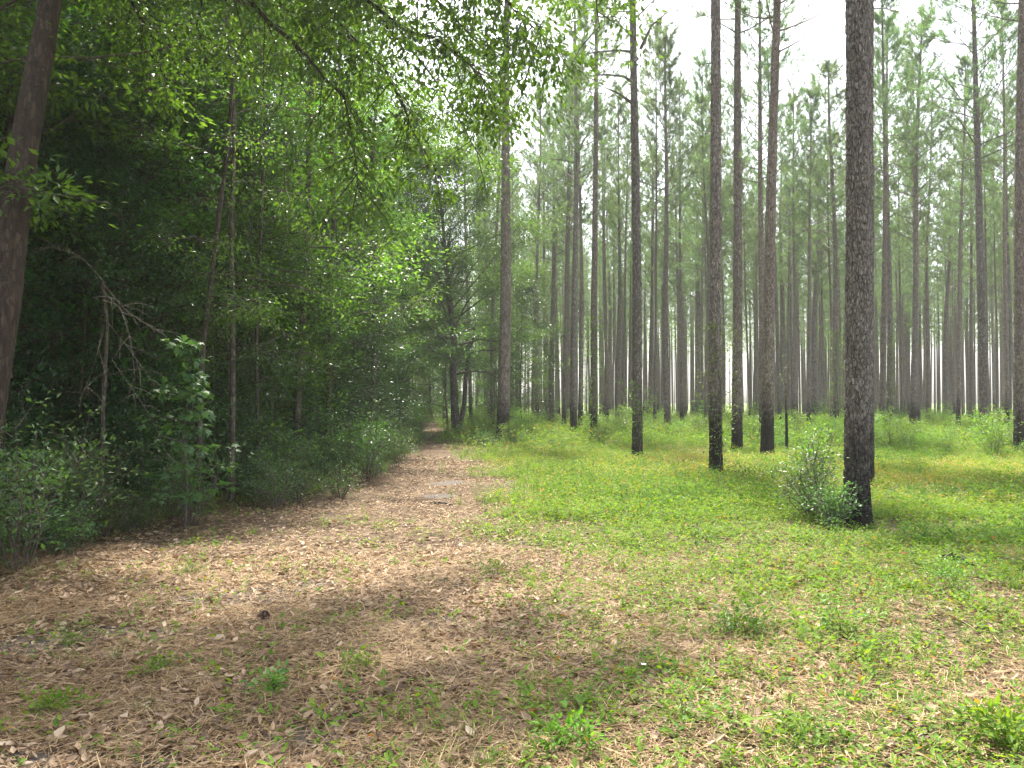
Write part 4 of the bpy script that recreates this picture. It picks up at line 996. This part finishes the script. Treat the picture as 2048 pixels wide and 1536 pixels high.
    pt = MB(); a = np.arange(5) * 2 * PI / 5; pt.leaves(np.tile(A(0, .005, .14), (5, 1)), np.stack([np.cos(a), np.sin(a), np.full(5, .3)], -1), np.tile(A(0, 0, 1.), (5, 1)), .018, .012, 'oval')
    m, nt, N, Lk = mat_new('white_petal'); p = N.new('ShaderNodeBsdfPrincipled'); p.inputs['Base Color'].default_value = (.8, .8, .78, 1); o_ = N.new('ShaderNodeOutputMaterial'); Lk.new(p.outputs[0], o_.inputs[0]); pt.obj('petals', m, r)

# ------------------------------------------------------------------ light, camera
SUN_EL, SUN_AZ = 61, -7
def build_light():
    w = bpy.data.worlds.new('World'); S.world = w; w.use_nodes = True; nt = w.node_tree; nt.nodes.clear()
    sky = nt.nodes.new('ShaderNodeTexSky'); sky.sky_type = 'NISHITA'; sky.sun_disc = False
    sky.sun_elevation = rad(SUN_EL); sky.sun_rotation = rad(SUN_AZ); sky.dust_density = 3; sky.air_density = 1.0; sky.ozone_density = 1
    hs = nt.nodes.new('ShaderNodeHueSaturation'); hs.inputs['Saturation'].default_value = .35; hs.inputs['Value'].default_value = 1.15
    bg = nt.nodes.new('ShaderNodeBackground'); bg.inputs[1].default_value = .14
    o = nt.nodes.new('ShaderNodeOutputWorld')
    nt.links.new(sky.outputs[0], hs.inputs['Color']); nt.links.new(hs.outputs[0], bg.inputs[0]); nt.links.new(bg.outputs[0], o.inputs[0])
    sd = bpy.data.lights.new('sun', 'SUN'); sd.energy = 5.0; sd.angle = rad(1.8); sd.color = (1, .94, .82)
    so = bpy.data.objects.new('sun', sd); COL.objects.link(so)
    e, a = rad(SUN_EL), rad(SUN_AZ); v = Vector((math.sin(a) * math.cos(e), math.cos(a) * math.cos(e), math.sin(e)))
    so.rotation_euler = v.to_track_quat('Z', 'Y').to_euler(); so.location = v * 60
def build_haze(d=.0006):
    mb = MB(); x0, x1, y0, y1, z0, z1 = -60, 160, -30, 205, -1.5, 26
    V = [(x0, y0, z0), (x1, y0, z0), (x1, y1, z0), (x0, y1, z0), (x0, y0, z1), (x1, y0, z1), (x1, y1, z1), (x0, y1, z1)]
    mb.add(V, [(0, 3, 2, 1), (4, 5, 6, 7), (0, 1, 5, 4), (1, 2, 6, 5), (2, 3, 7, 6), (3, 0, 4, 7)])
    m, nt, N, L = mat_new('haze'); p = N.new('ShaderNodeVolumePrincipled'); p.inputs['Color'].default_value = (.92, .96, 1, 1); p.inputs['Density'].default_value = d; p.inputs['Anisotropy'].default_value = .35
    o = N.new('ShaderNodeOutputMaterial'); L.new(p.outputs[0], o.inputs['Volume'])
    ob = mb.obj('haze', m); tag(ob, 'thin bright summer haze in the air', 'haze', kind='stuff')

cam = bpy.data.cameras.new('camera'); co = bpy.data.objects.new('camera', cam); COL.objects.link(co)
cam.sensor_width = 36; cam.lens = 36 * FPX / 2048; cam.clip_end = 3000; cam.clip_start = .05
co.location = (0, 0, H_CAM); co.rotation_euler = (PI / 2 + PITCH, 0, 0); S.camera = co
S.view_settings.view_transform = 'Standard'; S.view_settings.look = 'None'; S.view_settings.gamma = 1; S.view_settings.exposure = 1.5
c = S.cycles; c.max_bounces = 10; c.diffuse_bounces = 5; c.transmission_bounces = 8; c.glossy_bounces = 2; c.volume_bounces = 1; c.transparent_max_bounces = 4
c.use_denoising = True; c.caustics_reflective = False; c.caustics_refractive = False; c.sample_clamp_indirect = 6

build_ground(); build_floor_stuff(); build_twigs(); build_herbs()
build_pine_variants(); build_pines()
build_hw_variants(); build_shrub_variants(); build_left_wood(); build_leaning_oak(); build_special_left(); build_shrubs(); build_small()
build_light()
USE_HAZE = True
if USE_HAZE: build_haze()
